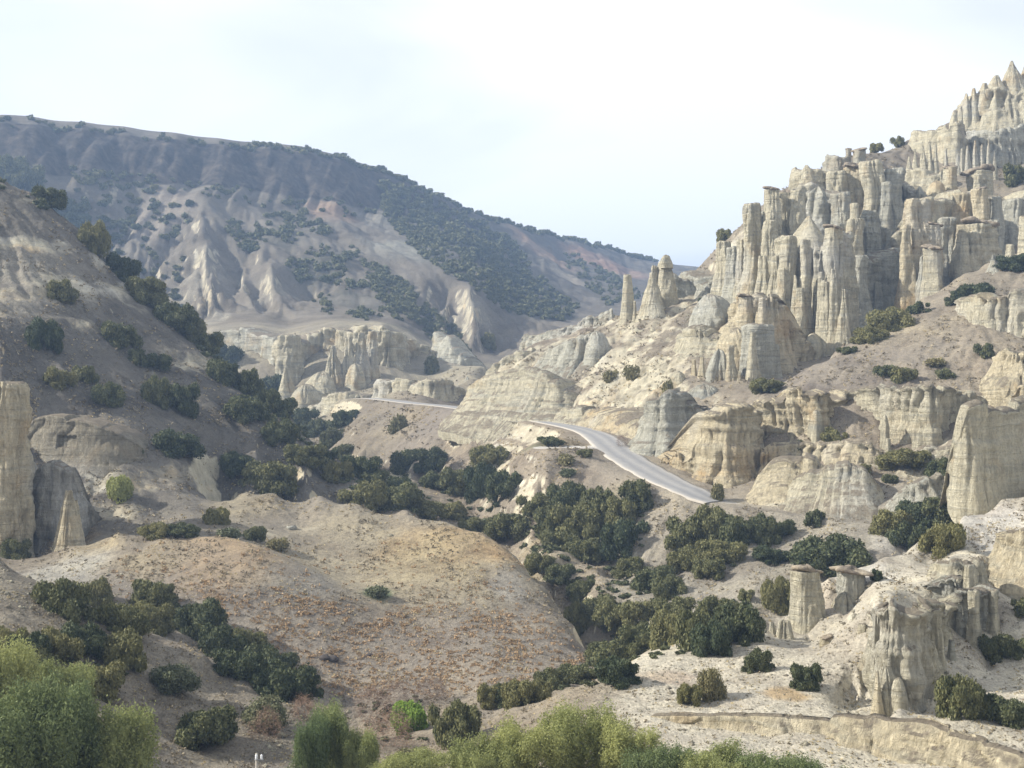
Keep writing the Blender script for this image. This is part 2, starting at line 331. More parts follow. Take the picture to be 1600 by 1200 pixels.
# ---------------------------------------------------------------- materials
def new_mat(name):
    m = bpy.data.materials.new(name); m.use_nodes = True; m.node_tree.nodes.clear(); return m, m.node_tree
def noise_n(nt, vec, scale, detail=4, rough=0.55, dist=0.0):
    n = N(nt, 'ShaderNodeTexNoise'); n.inputs['Scale'].default_value = scale; n.inputs['Detail'].default_value = detail
    n.inputs['Roughness'].default_value = rough; n.inputs['Distortion'].default_value = dist
    nt.links.new(vec, n.inputs['Vector']); return n
def ramp(nt, src, stops):
    r = N(nt, 'ShaderNodeValToRGB'); e = r.color_ramp.elements
    while len(e) < len(stops): e.new(0.5)
    for k, (p, c) in enumerate(stops):
        e[k].position = p; e[k].color = tuple(c)+(1,) if hasattr(c, '__len__') else (c, c, c, 1)
    nt.links.new(src, r.inputs['Fac']); return r.outputs['Color']
def mixc(nt, fac, a, b, mode='MIX'):
    m = N(nt, 'ShaderNodeMix', data_type='RGBA'); m.blend_type = mode
    for s, v in ((0, fac), (6, a), (7, b)):
        if hasattr(v, 'is_linked'): nt.links.new(v, m.inputs[s])
        else: m.inputs[s].default_value = v if s == 0 else (tuple(v)+(1,))
    return m.outputs[2]
def math_n(nt, op, a, b=0.0, c=None):
    m = N(nt, 'ShaderNodeMath', operation=op)
    for s, v in ((0, a), (1, b), (2, c)):
        if v is None: continue
        if hasattr(v, 'is_linked'): nt.links.new(v, m.inputs[s])
        else: m.inputs[s].default_value = v
    return m.outputs[0]
def mapping(nt, vec, scale):
    m = N(nt, 'ShaderNodeMapping'); m.inputs['Scale'].default_value = scale; nt.links.new(vec, m.inputs['Vector']); return m.outputs[0]
def finish(nt, col, rough=0.9, bump=None, bstr=0.5, bdist=0.3, spec=0.15):
    b = N(nt, 'ShaderNodeBsdfPrincipled'); o = N(nt, 'ShaderNodeOutputMaterial')
    if hasattr(col, 'is_linked'): nt.links.new(col, b.inputs['Base Color'])
    else: b.inputs['Base Color'].default_value = tuple(col)+(1,)
    b.inputs['Roughness'].default_value = rough; b.inputs['Specular IOR Level'].default_value = spec
    if bump is not None:
        bn = N(nt, 'ShaderNodeBump'); bn.inputs['Strength'].default_value = bstr; bn.inputs['Distance'].default_value = bdist
        nt.links.new(bump, bn.inputs['Height']); nt.links.new(bn.outputs[0], b.inputs['Normal'])
    nt.links.new(b.outputs[0], o.inputs['Surface']); return b

def rock_colour(nt, pos, nrm, light=(0.60,0.55,0.41), grey=(0.45,0.435,0.36), stain=(0.47,0.345,0.19)):
    """pale layered tuff: bedding in z, vertical wash streaks, iron stains, grey earth where it lies flat"""
    sep = N(nt, 'ShaderNodeSeparateXYZ'); nt.links.new(pos, sep.inputs[0])
    bed = noise_n(nt, mapping(nt, pos, (0.05, 0.05, 0.62)), 1.0, 6, 0.62, 0.9)
    bedc = ramp(nt, bed.outputs['Fac'], [(0.30, grey), (0.47, light), (0.56, tuple(c*1.08 for c in light)), (0.72, grey)])
    streak = noise_n(nt, mapping(nt, pos, (0.75, 0.75, 0.05)), 1.0, 4, 0.6)
    c = mixc(nt, 0.55, bedc, ramp(nt, streak.outputs['Fac'], [(0.30, (0.62,0.60,0.56)), (0.55, (1.0,1.0,1.0)), (0.75, (1.12,1.1,1.05))]), 'MULTIPLY')
    pat = noise_n(nt, pos, 0.085, 5, 0.62, 0.6)
    c = mixc(nt, ramp(nt, pat.outputs['Fac'], [(0.55, 0.0), (0.70, 0.75)]), c, stain)
    pale = noise_n(nt, pos, 0.05, 3, 0.5)
    c = mixc(nt, ramp(nt, pale.outputs['Fac'], [(0.56, 0.0), (0.70, 0.55)]), c, (0.58,0.57,0.53))
    fine = noise_n(nt, pos, 2.2, 5, 0.7)
    c = mixc(nt, 0.8, c, ramp(nt, fine.outputs['Fac'], [(0.28, (0.66,0.65,0.63)), (0.5, (1,1,1)), (0.75, (1.14,1.13,1.1))]), 'MULTIPLY')
    return c, bed, streak, fine
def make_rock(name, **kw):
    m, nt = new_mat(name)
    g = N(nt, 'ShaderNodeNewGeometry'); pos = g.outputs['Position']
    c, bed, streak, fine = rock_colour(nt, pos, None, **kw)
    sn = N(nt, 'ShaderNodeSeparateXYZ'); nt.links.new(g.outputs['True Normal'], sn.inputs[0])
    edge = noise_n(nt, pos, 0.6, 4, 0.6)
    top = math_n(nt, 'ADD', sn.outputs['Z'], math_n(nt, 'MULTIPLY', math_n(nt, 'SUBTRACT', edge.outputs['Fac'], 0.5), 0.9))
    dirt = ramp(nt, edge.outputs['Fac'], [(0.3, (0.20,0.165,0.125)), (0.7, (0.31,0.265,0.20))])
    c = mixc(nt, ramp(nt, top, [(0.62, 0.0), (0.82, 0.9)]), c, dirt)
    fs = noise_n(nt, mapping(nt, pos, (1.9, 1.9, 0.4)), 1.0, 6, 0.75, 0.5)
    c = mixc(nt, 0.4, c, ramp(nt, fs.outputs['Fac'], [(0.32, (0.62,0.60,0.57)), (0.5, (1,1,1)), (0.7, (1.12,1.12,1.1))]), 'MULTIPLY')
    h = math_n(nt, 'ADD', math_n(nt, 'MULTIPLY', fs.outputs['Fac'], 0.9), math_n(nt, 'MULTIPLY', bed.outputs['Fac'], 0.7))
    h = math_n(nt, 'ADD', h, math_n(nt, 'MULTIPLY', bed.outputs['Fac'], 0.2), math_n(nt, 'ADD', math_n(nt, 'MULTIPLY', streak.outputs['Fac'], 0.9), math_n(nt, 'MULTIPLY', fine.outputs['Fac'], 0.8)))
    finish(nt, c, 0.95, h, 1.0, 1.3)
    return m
MAT = {}
MAT['rock'] = make_rock('pale_tuff')
MAT['rock_warm'] = make_rock('warm_tuff', light=(0.63,0.55,0.385), grey=(0.50,0.46,0.35), stain=(0.52,0.36,0.18))
MAT['rock_dim'] = make_rock('dusty_tuff', light=(0.34,0.305,0.235), grey=(0.27,0.25,0.205), stain=(0.33,0.25,0.15))  # darker tuff, toned towards the ground colour of the left hill
MAT['rock_grey'] = make_rock('grey_tuff', light=(0.52,0.505,0.42), grey=(0.41,0.41,0.365), stain=(0.42,0.34,0.22))
m, nt = new_mat('cap_crust'); g = N(nt, 'ShaderNodeNewGeometry')
a = noise_n(nt, g.outputs['Position'], 0.9, 6, 0.65)
finish(nt, ramp(nt, a.outputs['Fac'], [(0.3, (0.14,0.115,0.09)), (0.5, (0.24,0.20,0.15)), (0.7, (0.36,0.31,0.23))]), 0.95, a.outputs['Fac'], 0.8, 0.5); MAT['crust'] = m

# ground
m, nt = new_mat('dry_ground'); MAT['ground'] = m
g = N(nt, 'ShaderNodeNewGeometry'); pos = g.outputs['Position']
at = N(nt, 'ShaderNodeAttribute'); at.attribute_name = 'tint'; ak = N(nt, 'ShaderNodeAttribute'); ak.attribute_name = 'mask'
msep = N(nt, 'ShaderNodeSeparateColor'); nt.links.new(ak.outputs['Color'], msep.inputs[0])
rc, bed, streak, fine = rock_colour(nt, pos, None, light=(0.47,0.425,0.315), grey=(0.37,0.35,0.28))
n1 = noise_n(nt, pos, 0.11, 6, 0.62, 0.4); n2 = noise_n(nt, pos, 1.1, 5, 0.7); n3 = noise_n(nt, mapping(nt, pos, (1.0, 0.35, 1.0)), 5.5, 3, 0.7); n4 = noise_n(nt, pos, 0.035, 5, 0.6)
c = mixc(nt, 1.0, at.outputs['Color'], ramp(nt, n1.outputs['Fac'], [(0.30, (0.68,0.65,0.64)), (0.5, (1,1,1)), (0.68, (1.20,1.19,1.13))]), 'MULTIPLY')
c = mixc(nt, 0.9, c, ramp(nt, n2.outputs['Fac'], [(0.30, (0.60,0.59,0.58)), (0.5, (1,1,1)), (0.72, (1.25,1.23,1.18))]), 'MULTIPLY')
c = mixc(nt, 0.75, c, ramp(nt, n3.outputs['Fac'], [(0.34, (0.55,0.53,0.50)), (0.5, (1,1,1)), (0.70, (1.3,1.28,1.22))]), 'MULTIPLY')
c = mixc(nt, ramp(nt, n4.outputs['Fac'], [(0.45, 0.0), (0.66, 0.45)]), c, (0.225,0.20,0.165))
rk = math_n(nt, 'ADD', msep.outputs[0], math_n(nt, 'MULTIPLY', math_n(nt, 'SUBTRACT', n1.outputs['Fac'], 0.5), 0.9))
c = mixc(nt, ramp(nt, rk, [(0.40, 0.0), (0.62, 1.0)]), c, rc)
# gravel of the lay-by and verge
gv = noise_n(nt, pos, 3.5, 4, 0.8)
gc = ramp(nt, gv.outputs['Fac'], [(0.3, (0.36,0.335,0.29)), (0.6, (0.52,0.49,0.44))])
c = mixc(nt, ramp(nt, math_n(nt, 'ADD', msep.outputs[1], math_n(nt, 'MULTIPLY', math_n(nt, 'SUBTRACT', n2.outputs['Fac'], 0.5), 0.5)), [(0.4, 0.0), (0.6, 1.0)]), c, gc)
# basalt of the far rim
ba = noise_n(nt, mapping(nt, pos, (0.16, 0.16, 0.045)), 1.0, 6, 0.7); bb = noise_n(nt, mapping(nt, pos, (0.01, 0.01, 0.12)), 1.0, 5, 0.6)
bc = ramp(nt, ba.outputs['Fac'], [(0.32, (0.014,0.013,0.012)), (0.5, (0.045,0.039,0.034)), (0.64, (0.085,0.072,0.060)), (0.76, (0.17,0.135,0.095))])
bc = mixc(nt, 0.8, bc, ramp(nt, bb.outputs['Fac'], [(0.35, (0.7,0.7,0.7)), (0.6, (1.25,1.2,1.1))]), 'MULTIPLY')
c = mixc(nt, ramp(nt, math_n(nt, 'ADD', msep.outputs[2], math_n(nt, 'MULTIPLY', math_n(nt, 'SUBTRACT', n4.outputs['Fac'], 0.5), 0.5)), [(0.42, 0.0), (0.60, 1.0)]), c, bc)
hh = math_n(nt, 'ADD', math_n(nt, 'MULTIPLY', n1.outputs['Fac'], 2.0), math_n(nt, 'ADD', math_n(nt, 'MULTIPLY', n2.outputs['Fac'], 0.6), math_n(nt, 'MULTIPLY', n3.outputs['Fac'], 0.15)))
finish(nt, c, 0.95, hh, 0.7, 0.8)

m, nt = new_mat('old_asphalt'); g = N(nt, 'ShaderNodeNewGeometry'); MAT['asphalt'] = m
a = noise_n(nt, g.outputs['Position'], 0.5, 5, 0.6); b_ = noise_n(nt, g.outputs['Position'], 9, 3, 0.7)
au = N(nt, 'ShaderNodeAttribute'); au.attribute_name = 'across'
wear = ramp(nt, math_n(nt, 'ADD', au.outputs['Fac'], math_n(nt, 'MULTIPLY', math_n(nt, 'SUBTRACT', a.outputs['Fac'], 0.5), 0.25)), [(0.0, (0.42,0.38,0.32)), (0.14, (0.30,0.29,0.275)), (0.3, (0.21,0.208,0.208)), (0.5, (0.30,0.29,0.275)), (0.7, (0.21,0.208,0.208)), (0.86, (0.30,0.29,0.275)), (1.0, (0.42,0.38,0.32))])
c = mixc(nt, 0.7, wear, ramp(nt, b_.outputs['Fac'], [(0.3, 0.75), (0.7, 1.2)]), 'MULTIPLY')
finish(nt, c, 0.85, b_.outputs['Fac'], 0.3, 0.03, 0.3)

def leaf_mat(name, lo, hi, trans=0.0, patch=0.5):
    m, nt = new_mat(name)
    oi = N(nt, 'ShaderNodeObjectInfo'); tcn = N(nt, 'ShaderNodeTexCoord'); g = N(nt, 'ShaderNodeNewGeometry')
    cl = noise_n(nt, g.outputs['Position'], patch, 3, 0.6)
    rnd = math_n(nt, 'MULTIPLY', math_n(nt, 'SUBTRACT', oi.outputs['Random'], 0.5), 0.6)
    rnd2 = math_n(nt, 'MULTIPLY', math_n(nt, 'SUBTRACT', g.outputs['Random Per Island'], 0.5), 0.5)
    f = math_n(nt, 'ADD', cl.outputs['Fac'], math_n(nt, 'ADD', rnd, rnd2))
    c = ramp(nt, f, [(0.2, lo), (0.8, hi)])
    c = mixc(nt, math_n(nt, 'MULTIPLY', oi.outputs['Random'], 0.55), c, mixc(nt, 1.0, c, (1.45, 1.12, 0.85), 'MULTIPLY'))
    b = finish(nt, c, 0.7, None, spec=0.22)
    if trans:
        t = N(nt, 'ShaderNodeBsdfTranslucent'); nt.links.new(c, t.inputs['Color']); ms = N(nt, 'ShaderNodeMixShader'); ms.inputs[0].default_value = trans
        o = [n for n in nt.nodes if n.type == 'OUTPUT_MATERIAL'][0]
        nt.links.new(b.outputs[0], ms.inputs[1]); nt.links.new(t.outputs[0], ms.inputs[2]); nt.links.new(ms.outputs[0], o.inputs['Surface'])
    return m
MAT['oak'] = leaf_mat('oak_leaf', (0.050,0.066,0.032), (0.165,0.178,0.085), 0.15, 0.9)
MAT['oak_far'] = leaf_mat('far_leaf', (0.040,0.056,0.028), (0.095,0.112,0.058), 0.0, 0.1)
MAT['olive'] = leaf_mat('grey_leaf', (0.10,0.115,0.062), (0.19,0.19,0.105), 0.15)
MAT['willow'] = leaf_mat('willow_leaf', (0.125,0.165,0.07), (0.28,0.335,0.145), 0.3, 0.35)
MAT['lime'] = leaf_mat('bright_leaf', (0.10,0.19,0.035), (0.24,0.36,0.075), 0.35, 0.5)
MAT['twig'] = leaf_mat('bare_twig', (0.13,0.10,0.085), (0.24,0.19,0.155), 0.0)
MAT['tuft'] = leaf_mat('dry_tuft', (0.30,0.22,0.135), (0.44,0.325,0.20), 0.2)
MAT['scrub'] = leaf_mat('dry_scrub', (0.15,0.13,0.09), (0.34,0.30,0.21), 0.1)
MAT['straw'] = leaf_mat('straw_grass', (0.36,0.30,0.17), (0.56,0.47,0.28), 0.2)
m, nt = new_mat('bark'); g = N(nt, 'ShaderNodeNewGeometry'); a = noise_n(nt, mapping(nt, g.outputs['Position'], (6, 6, 1.5)), 1.0, 5, 0.6)
finish(nt, ramp(nt, a.outputs['Fac'], [(0.3, (0.07,0.055,0.042)), (0.7, (0.17,0.14,0.11))]), 0.9, a.outputs['Fac'], 0.5, 0.05); MAT['bark'] = m
def plain(name, c, rough=0.6, sc=4):
    m, nt = new_mat(name); g = N(nt, 'ShaderNodeNewGeometry'); a = noise_n(nt, g.outputs['Position'], sc, 4, 0.6)
    finish(nt, ramp(nt, a.outputs['Fac'], [(0.3, tuple(v*0.8 for v in c)), (0.7, tuple(min(1, v*1.12) for v in c))]), rough, a.outputs['Fac'], 0.3, 0.03, 0.3); return m
MAT['white'] = plain('white_porcelain', (0.75,0.76,0.78), 0.3); MAT['wood'] = plain('weathered_wood', (0.36,0.33,0.28), 0.8)
MAT['basalt'] = plain('dark_boulder', (0.07,0.06,0.055), 0.9); MAT['whitestone'] = plain('white_stone', (0.66,0.64,0.60), 0.9); MAT['metal'] = plain('grey_steel', (0.3,0.31,0.32), 0.45)

# ---------------------------------------------------------------- object helpers
def tag(o, label=None, cat=None, group=None, kind=None):
    for k, v in (('label', label), ('category', cat), ('group', group), ('kind', kind)):
        if v: o[k] = v
    return o
def mesh_np(name, V, Fq, mat=None, smooth=True):
    V = np.asarray(V, np.float32); Fq = np.asarray(Fq, np.int32); k = Fq.shape[1]
    me = bpy.data.meshes.new(name); me.vertices.add(len(V)); me.vertices.foreach_set('co', V.ravel())
    me.loops.add(Fq.size); me.loops.foreach_set('vertex_index', Fq.ravel())
    me.polygons.add(len(Fq)); me.polygons.foreach_set('loop_start', np.arange(0, Fq.size, k, dtype=np.int32))
    try: me.polygons.foreach_set('loop_total', np.full(len(Fq), k, np.int32))
    except Exception: pass
    if smooth: me.polygons.foreach_set('use_smooth', np.ones(len(Fq), bool))
    me.update(calc_edges=True)
    if mat: me.materials.append(mat)
    return me
def link(name, me, loc=(0,0,0), parent=None):
    o = bpy.data.objects.new(name, me); COL.objects.link(o); o.location = loc
    if parent: o.parent = parent
    return o
def empty(name, loc):
    o = bpy.data.objects.new(name, None); COL.objects.link(o); o.location = loc; o.empty_display_size = 1; return o
def grid_faces(nr, nc, closed=False):
    c = nc if closed else nc-1
    j, i = np.meshgrid(np.arange(nr-1), np.arange(c), indexing='ij')
    a = j*nc+i; b = j*nc+(i+1) % nc
    return np.stack([a, b, b+nc, a+nc], -1).reshape(-1, 4)
def vattr(me, name, arr):
    at = me.color_attributes.new(name, 'FLOAT_COLOR', 'POINT'); a = np.ones((len(arr), 4), np.float32); a[:, :3] = arr; at.data.foreach_set('color', a.ravel())

# ---------------------------------------------------------------- ground colours by place
nrows, ncols = Zt.shape
gx, gy = grad(Zt); sl = np.sqrt(gx*gx+gy*gy); slb = blur(sl, 1)
tint = np.empty(Zt.shape+(3,)); tint[:] = (0.31,0.26,0.19)
def area(x0, x1, y0, y1, col, soft=0.15):
    """blend a colour over a block of land given by bearing and distance"""
    a0, a1 = (x0-800)/F, (x1-800)/F; ss_ = 0.02; ys = soft*(y1-y0)+1
    wj = 0.9*fbm2(X/30, YY/30, 3, 77)
    w = sstep(a0-ss_, a0+ss_, SS+wj*0.012)*(1-sstep(a1-ss_, a1+ss_, SS+wj*0.012))*sstep(y0-ys, y0+ys, YY+wj*6)*(1-sstep(y1-ys, y1+ys, YY+wj*6))
    tint[:] = tint*(1-w[..., None])+np.array(col)*w[..., None]
area(-900, 600, 60, 152, (0.27,0.235,0.18))
area(-900, 700, 214, 345, (0.172,0.157,0.132))
area(-900, 1000, 156, 188, (0.285,0.245,0.195))
area(340, 900, 184, 240, (0.36,0.31,0.22))
area(600, 1050, 235, 450, (0.35,0.29,0.215))
area(960, 2600, 60, 236, (0.60,0.545,0.43))
area(960, 1420, 196, 236, (0.36,0.325,0.26))
area(940, 2600, 244, 470, (0.37,0.315,0.235))
area(1180, 1460, 262, 330, (0.34,0.29,0.225))
area(-2000, 2600, 640, 5000, (0.125,0.114,0.098))
area(-900, 900, 480, 640, (0.36,0.32,0.235))
def blob(px, py, rpx, col, k=0.8, lo=90):
    p = hit(px, py, lo)
    if p is None: return
    r = rpx/F*p.y
    d = np.sqrt(((X-p.x)/r)**2+((YY-p.y)/(r*1.5))**2) + 0.35*fbm2(X/r*1.3, YY/r*1.3, 3, int(px))
    w = k*(1-sstep(0.45, 1.15, d)); tint[:] = tint*(1-w[..., None])+np.array(col)*w[..., None]
OR = (0.43,0.30,0.155); YE = (0.42,0.345,0.21); PL = (0.68,0.64,0.56); MV = (0.25,0.215,0.175)
for b in [(725,846,75,OR,.95),(790,862,40,OR,.7),(640,850,60,(0.42,0.31,0.17),.6),(690,860,90,YE,.6),(650,900,120,YE,.35),(330,858,110,(0.43,0.30,0.165),.85),(250,870,60,YE,.6),(430,880,50,(0.42,0.30,0.16),.5),(140,862,60,YE,.7),(110,845,40,OR,.5),
          (840,960,50,MV,.7),(800,920,40,(0.38,0.35,0.30),.7),(450,800,80,MV,.45),(470,905,70,(0.27,0.25,0.21),.7),(590,925,28,(0.16,0.22,0.10),.8),(200,960,60,MV,.5),
          (1230,1085,40,(0.52,0.36,0.17),.85),(1050,1060,45,(0.40,0.30,0.22),.6),(980,1060,40,(0.40,0.31,0.23),.6),(1340,900,60,PL,.8),(1560,830,90,PL,.9),(1420,860,60,PL,.7),(1300,940,60,(0.45,0.36,0.27),.5),(80,900,90,(0.40,0.38,0.33),.8),
          (820,650,40,(0.42,0.38,0.16),.5),(880,690,40,(0.46,0.36,0.19),.7),(840,695,30,(0.26,0.27,0.13),.5),(700,650,90,(0.24,0.205,0.18),.6),(620,670,60,YE,.3),(980,770,40,(0.38,0.33,0.2),.5),(850,850,40,YE,.6),
          (1300,590,90,MV,.7),(1400,520,60,(0.45,0.38,0.26),.6),(1250,600,60,MV,.7),(1420,540,60,MV,.4),(1560,560,80,(0.40,0.33,0.24),.6),(1240,270,60,MV,.8),(1350,240,60,MV,.8),(850,530,60,MV,.8),(920,505,70,MV,.7),(760,610,40,YE,.7),(1000,600,60,(0.36,0.33,0.22),.6),
          (315,430,55,(0.34,0.31,0.25),.7,640),(330,500,40,(0.38,0.35,0.28),.7,640),(420,450,45,(0.33,0.30,0.24),.7,640),(250,340,60,(0.33,0.28,0.23),.7,640),(640,390,70,(0.38,0.38,0.33),.6,640),(600,350,50,(0.36,0.33,0.27),.6,640),(730,480,50,(0.36,0.33,0.26),.7,640),(520,330,50,(0.34,0.24,0.17),.8,640),
          (850,395,60,(0.38,0.26,0.19),.9,640),(950,410,70,(0.36,0.23,0.17),.9,640),(880,430,35,(0.46,0.40,0.32),.7,640),(90,430,80,(0.34,0.31,0.25),.5),(60,480,50,(0.40,0.37,0.30),.5),(30,420,50,(0.38,0.35,0.28),.5),(380,790,70,YE,.4)]:
    blob(*b)
for b in [(660,330,60),(720,370,70),(780,420,70),(840,450,60),(630,300,40),(700,330,50),(800,470,50),(760,400,60),(870,480,40)]: blob(*b, (0.055,0.062,0.045), .75, 640)
for b in [(500,420,60),(560,470,60),(440,370,40),(640,530,50),(700,545,40)]: blob(*b, (0.09,0.092,0.07), .6, 640)
tint *= np.array([0.705, 0.71, 0.72])
tint *= (1+0.10*fbm2(X/14, YY/14, 4, 41)+0.08*fbm2(X/4, YY/4, 3, 42))[..., None]
maskc = np.zeros(Zt.shape+(3,))
rockm = sstep(1.0, 1.8, slb)*near + far*sstep(0.85, 1.6, slb)*0.5
rockm *= 1-0.8*mound
rockm = np.maximum(rockm, 0.30*near*sstep(0.35, 0.8, slb)*(SS > -0.05)*(1-mound))
rockm = np.where((YY > 205) & (YY < 350) & (SS < -0.12), np.maximum(rockm*0.75, 0.29+0.36*fbm2(X/22, Z/5, 4, 51)), rockm)
rockm = np.maximum(rockm, 0.54*flank*sstep(0.25, 0.6, slb)); rockm = np.maximum(rockm, 0.55*talus*sstep(0.25, 0.6, slb))
maskc[..., 0] = rockm
grv = (1-sstep(2.4, 4.4, ROADD))*0.7*(0.45+0.55*sstep(238, 244, YY))
grv = np.maximum(grv, 1-sstep(2.2, 4.2, dl)); maskc[..., 1] = grv
below = rimz[None, :]-Zt
maskc[..., 2] = far*sstep(700, 760, YY)*(1-sstep(34, 46, below+5*fbm2(X/25, YY/25, 3, 71)))*sstep(-1.5, 2, below)*(1-0.75*sstep(980, 1230, YY))
maskc[..., 0] *= 1-maskc[..., 2]
V = np.stack([X, YY, Zt], -1).reshape(-1, 3)
gm = mesh_np('ground', V, grid_faces(nrows, ncols), MAT['ground'])
vattr(gm, 'tint', np.clip(tint, 0.02, 0.7).reshape(-1, 3)); vattr(gm, 'mask', np.clip(maskc, 0, 1).reshape(-1, 3))
tag(link('ground', gm), kind='structure', label='dry hills, gullies and badland slopes with beige earth and sparse grass')

# outer land beyond the surveyed wedge, so that the land goes on to the horizon
ang = np.linspace(0, 2*math.pi, 97)[:-1]; rr = np.array([1, 6, 40, 160, 500, 1500, 4500, 9000.0])
ZZ = np.array([-3.0, -5, -34, -70, -75, -80, -85, -90])
V = np.stack([np.outer(rr, np.cos(ang)), np.outer(rr, np.sin(ang)), np.repeat(ZZ[:, None], 96, 1)], -1).reshape(-1, 3)
om = mesh_np('terrain', V, grid_faces(len(rr), 96, True), MAT['ground'])
vattr(om, 'tint', np.tile([0.29,0.25,0.19], (len(V), 1))); vattr(om, 'mask', np.zeros((len(V), 3)))
tag(link('terrain', om), kind='structure', label='low dry land spreading out to the horizon')

# road
RC = RC[RC[:, 1] > 240.5]
T = np.gradient(RC, axis=0); T[:, 2] = 0; T /= np.linalg.norm(T, axis=1)[:, None]; NX = np.stack([-T[:,1], T[:,0], 0*T[:,0]], 1)
ws = np.linspace(-1, 1, 11)
hw = (3.0-0.9*sstep(250, 238, RC[:,1]*1.0)*0)+0.9*np.exp(-((RC[:,1]-268)/38)**2)+0.25*fbm2(np.arange(len(RC))*0.35, 0*RC[:,0], 2, 91)
RV = RC[:, None, :] + NX[:, None, :]*ws[None, :, None]*hw[:, None, None]
RV[..., 2] += 0.02 - 0.05*ws[None, :]**2
sk = RV[:, [0, -1], :].copy(); sk[..., 2] -= 0.35
RV = np.concatenate([sk[:, :1], RV, sk[:, 1:]], 1)
rm = mesh_np('road', RV.reshape(-1, 3), grid_faces(len(RC), 13), MAT['asphalt'])
ac = np.tile(np.concatenate([[0], (ws+1)/2, [1]]), len(RC)); vattr(rm, 'across', np.repeat(ac[:, None], 3, 1))
tag(link('road', rm), kind='structure', label='narrow grey country road winding along the foot of the pale cliffs')

# ---------------------------------------------------------------- rock formations
def ridged_cells(t, seed=0):
    """rounded ribs with sharp grooves between them; t counts ribs; -> (0 in a groove .. 1 on a rib, cell random)"""
    i = np.floor(t); f = t-i
    h = _hash(i.astype(np.int64), np.zeros_like(i, dtype=np.int64), np.zeros_like(i, dtype=np.int64), seed)
    return np.abs(np.sin(math.pi*f))**0.55, h
def strata(z, s=1.0):
    return vn2(z*0.55*s, 0*z+3.3, 201)*0.6+vn2(z*1.5*s, 0*z+9.1, 202)*0.4

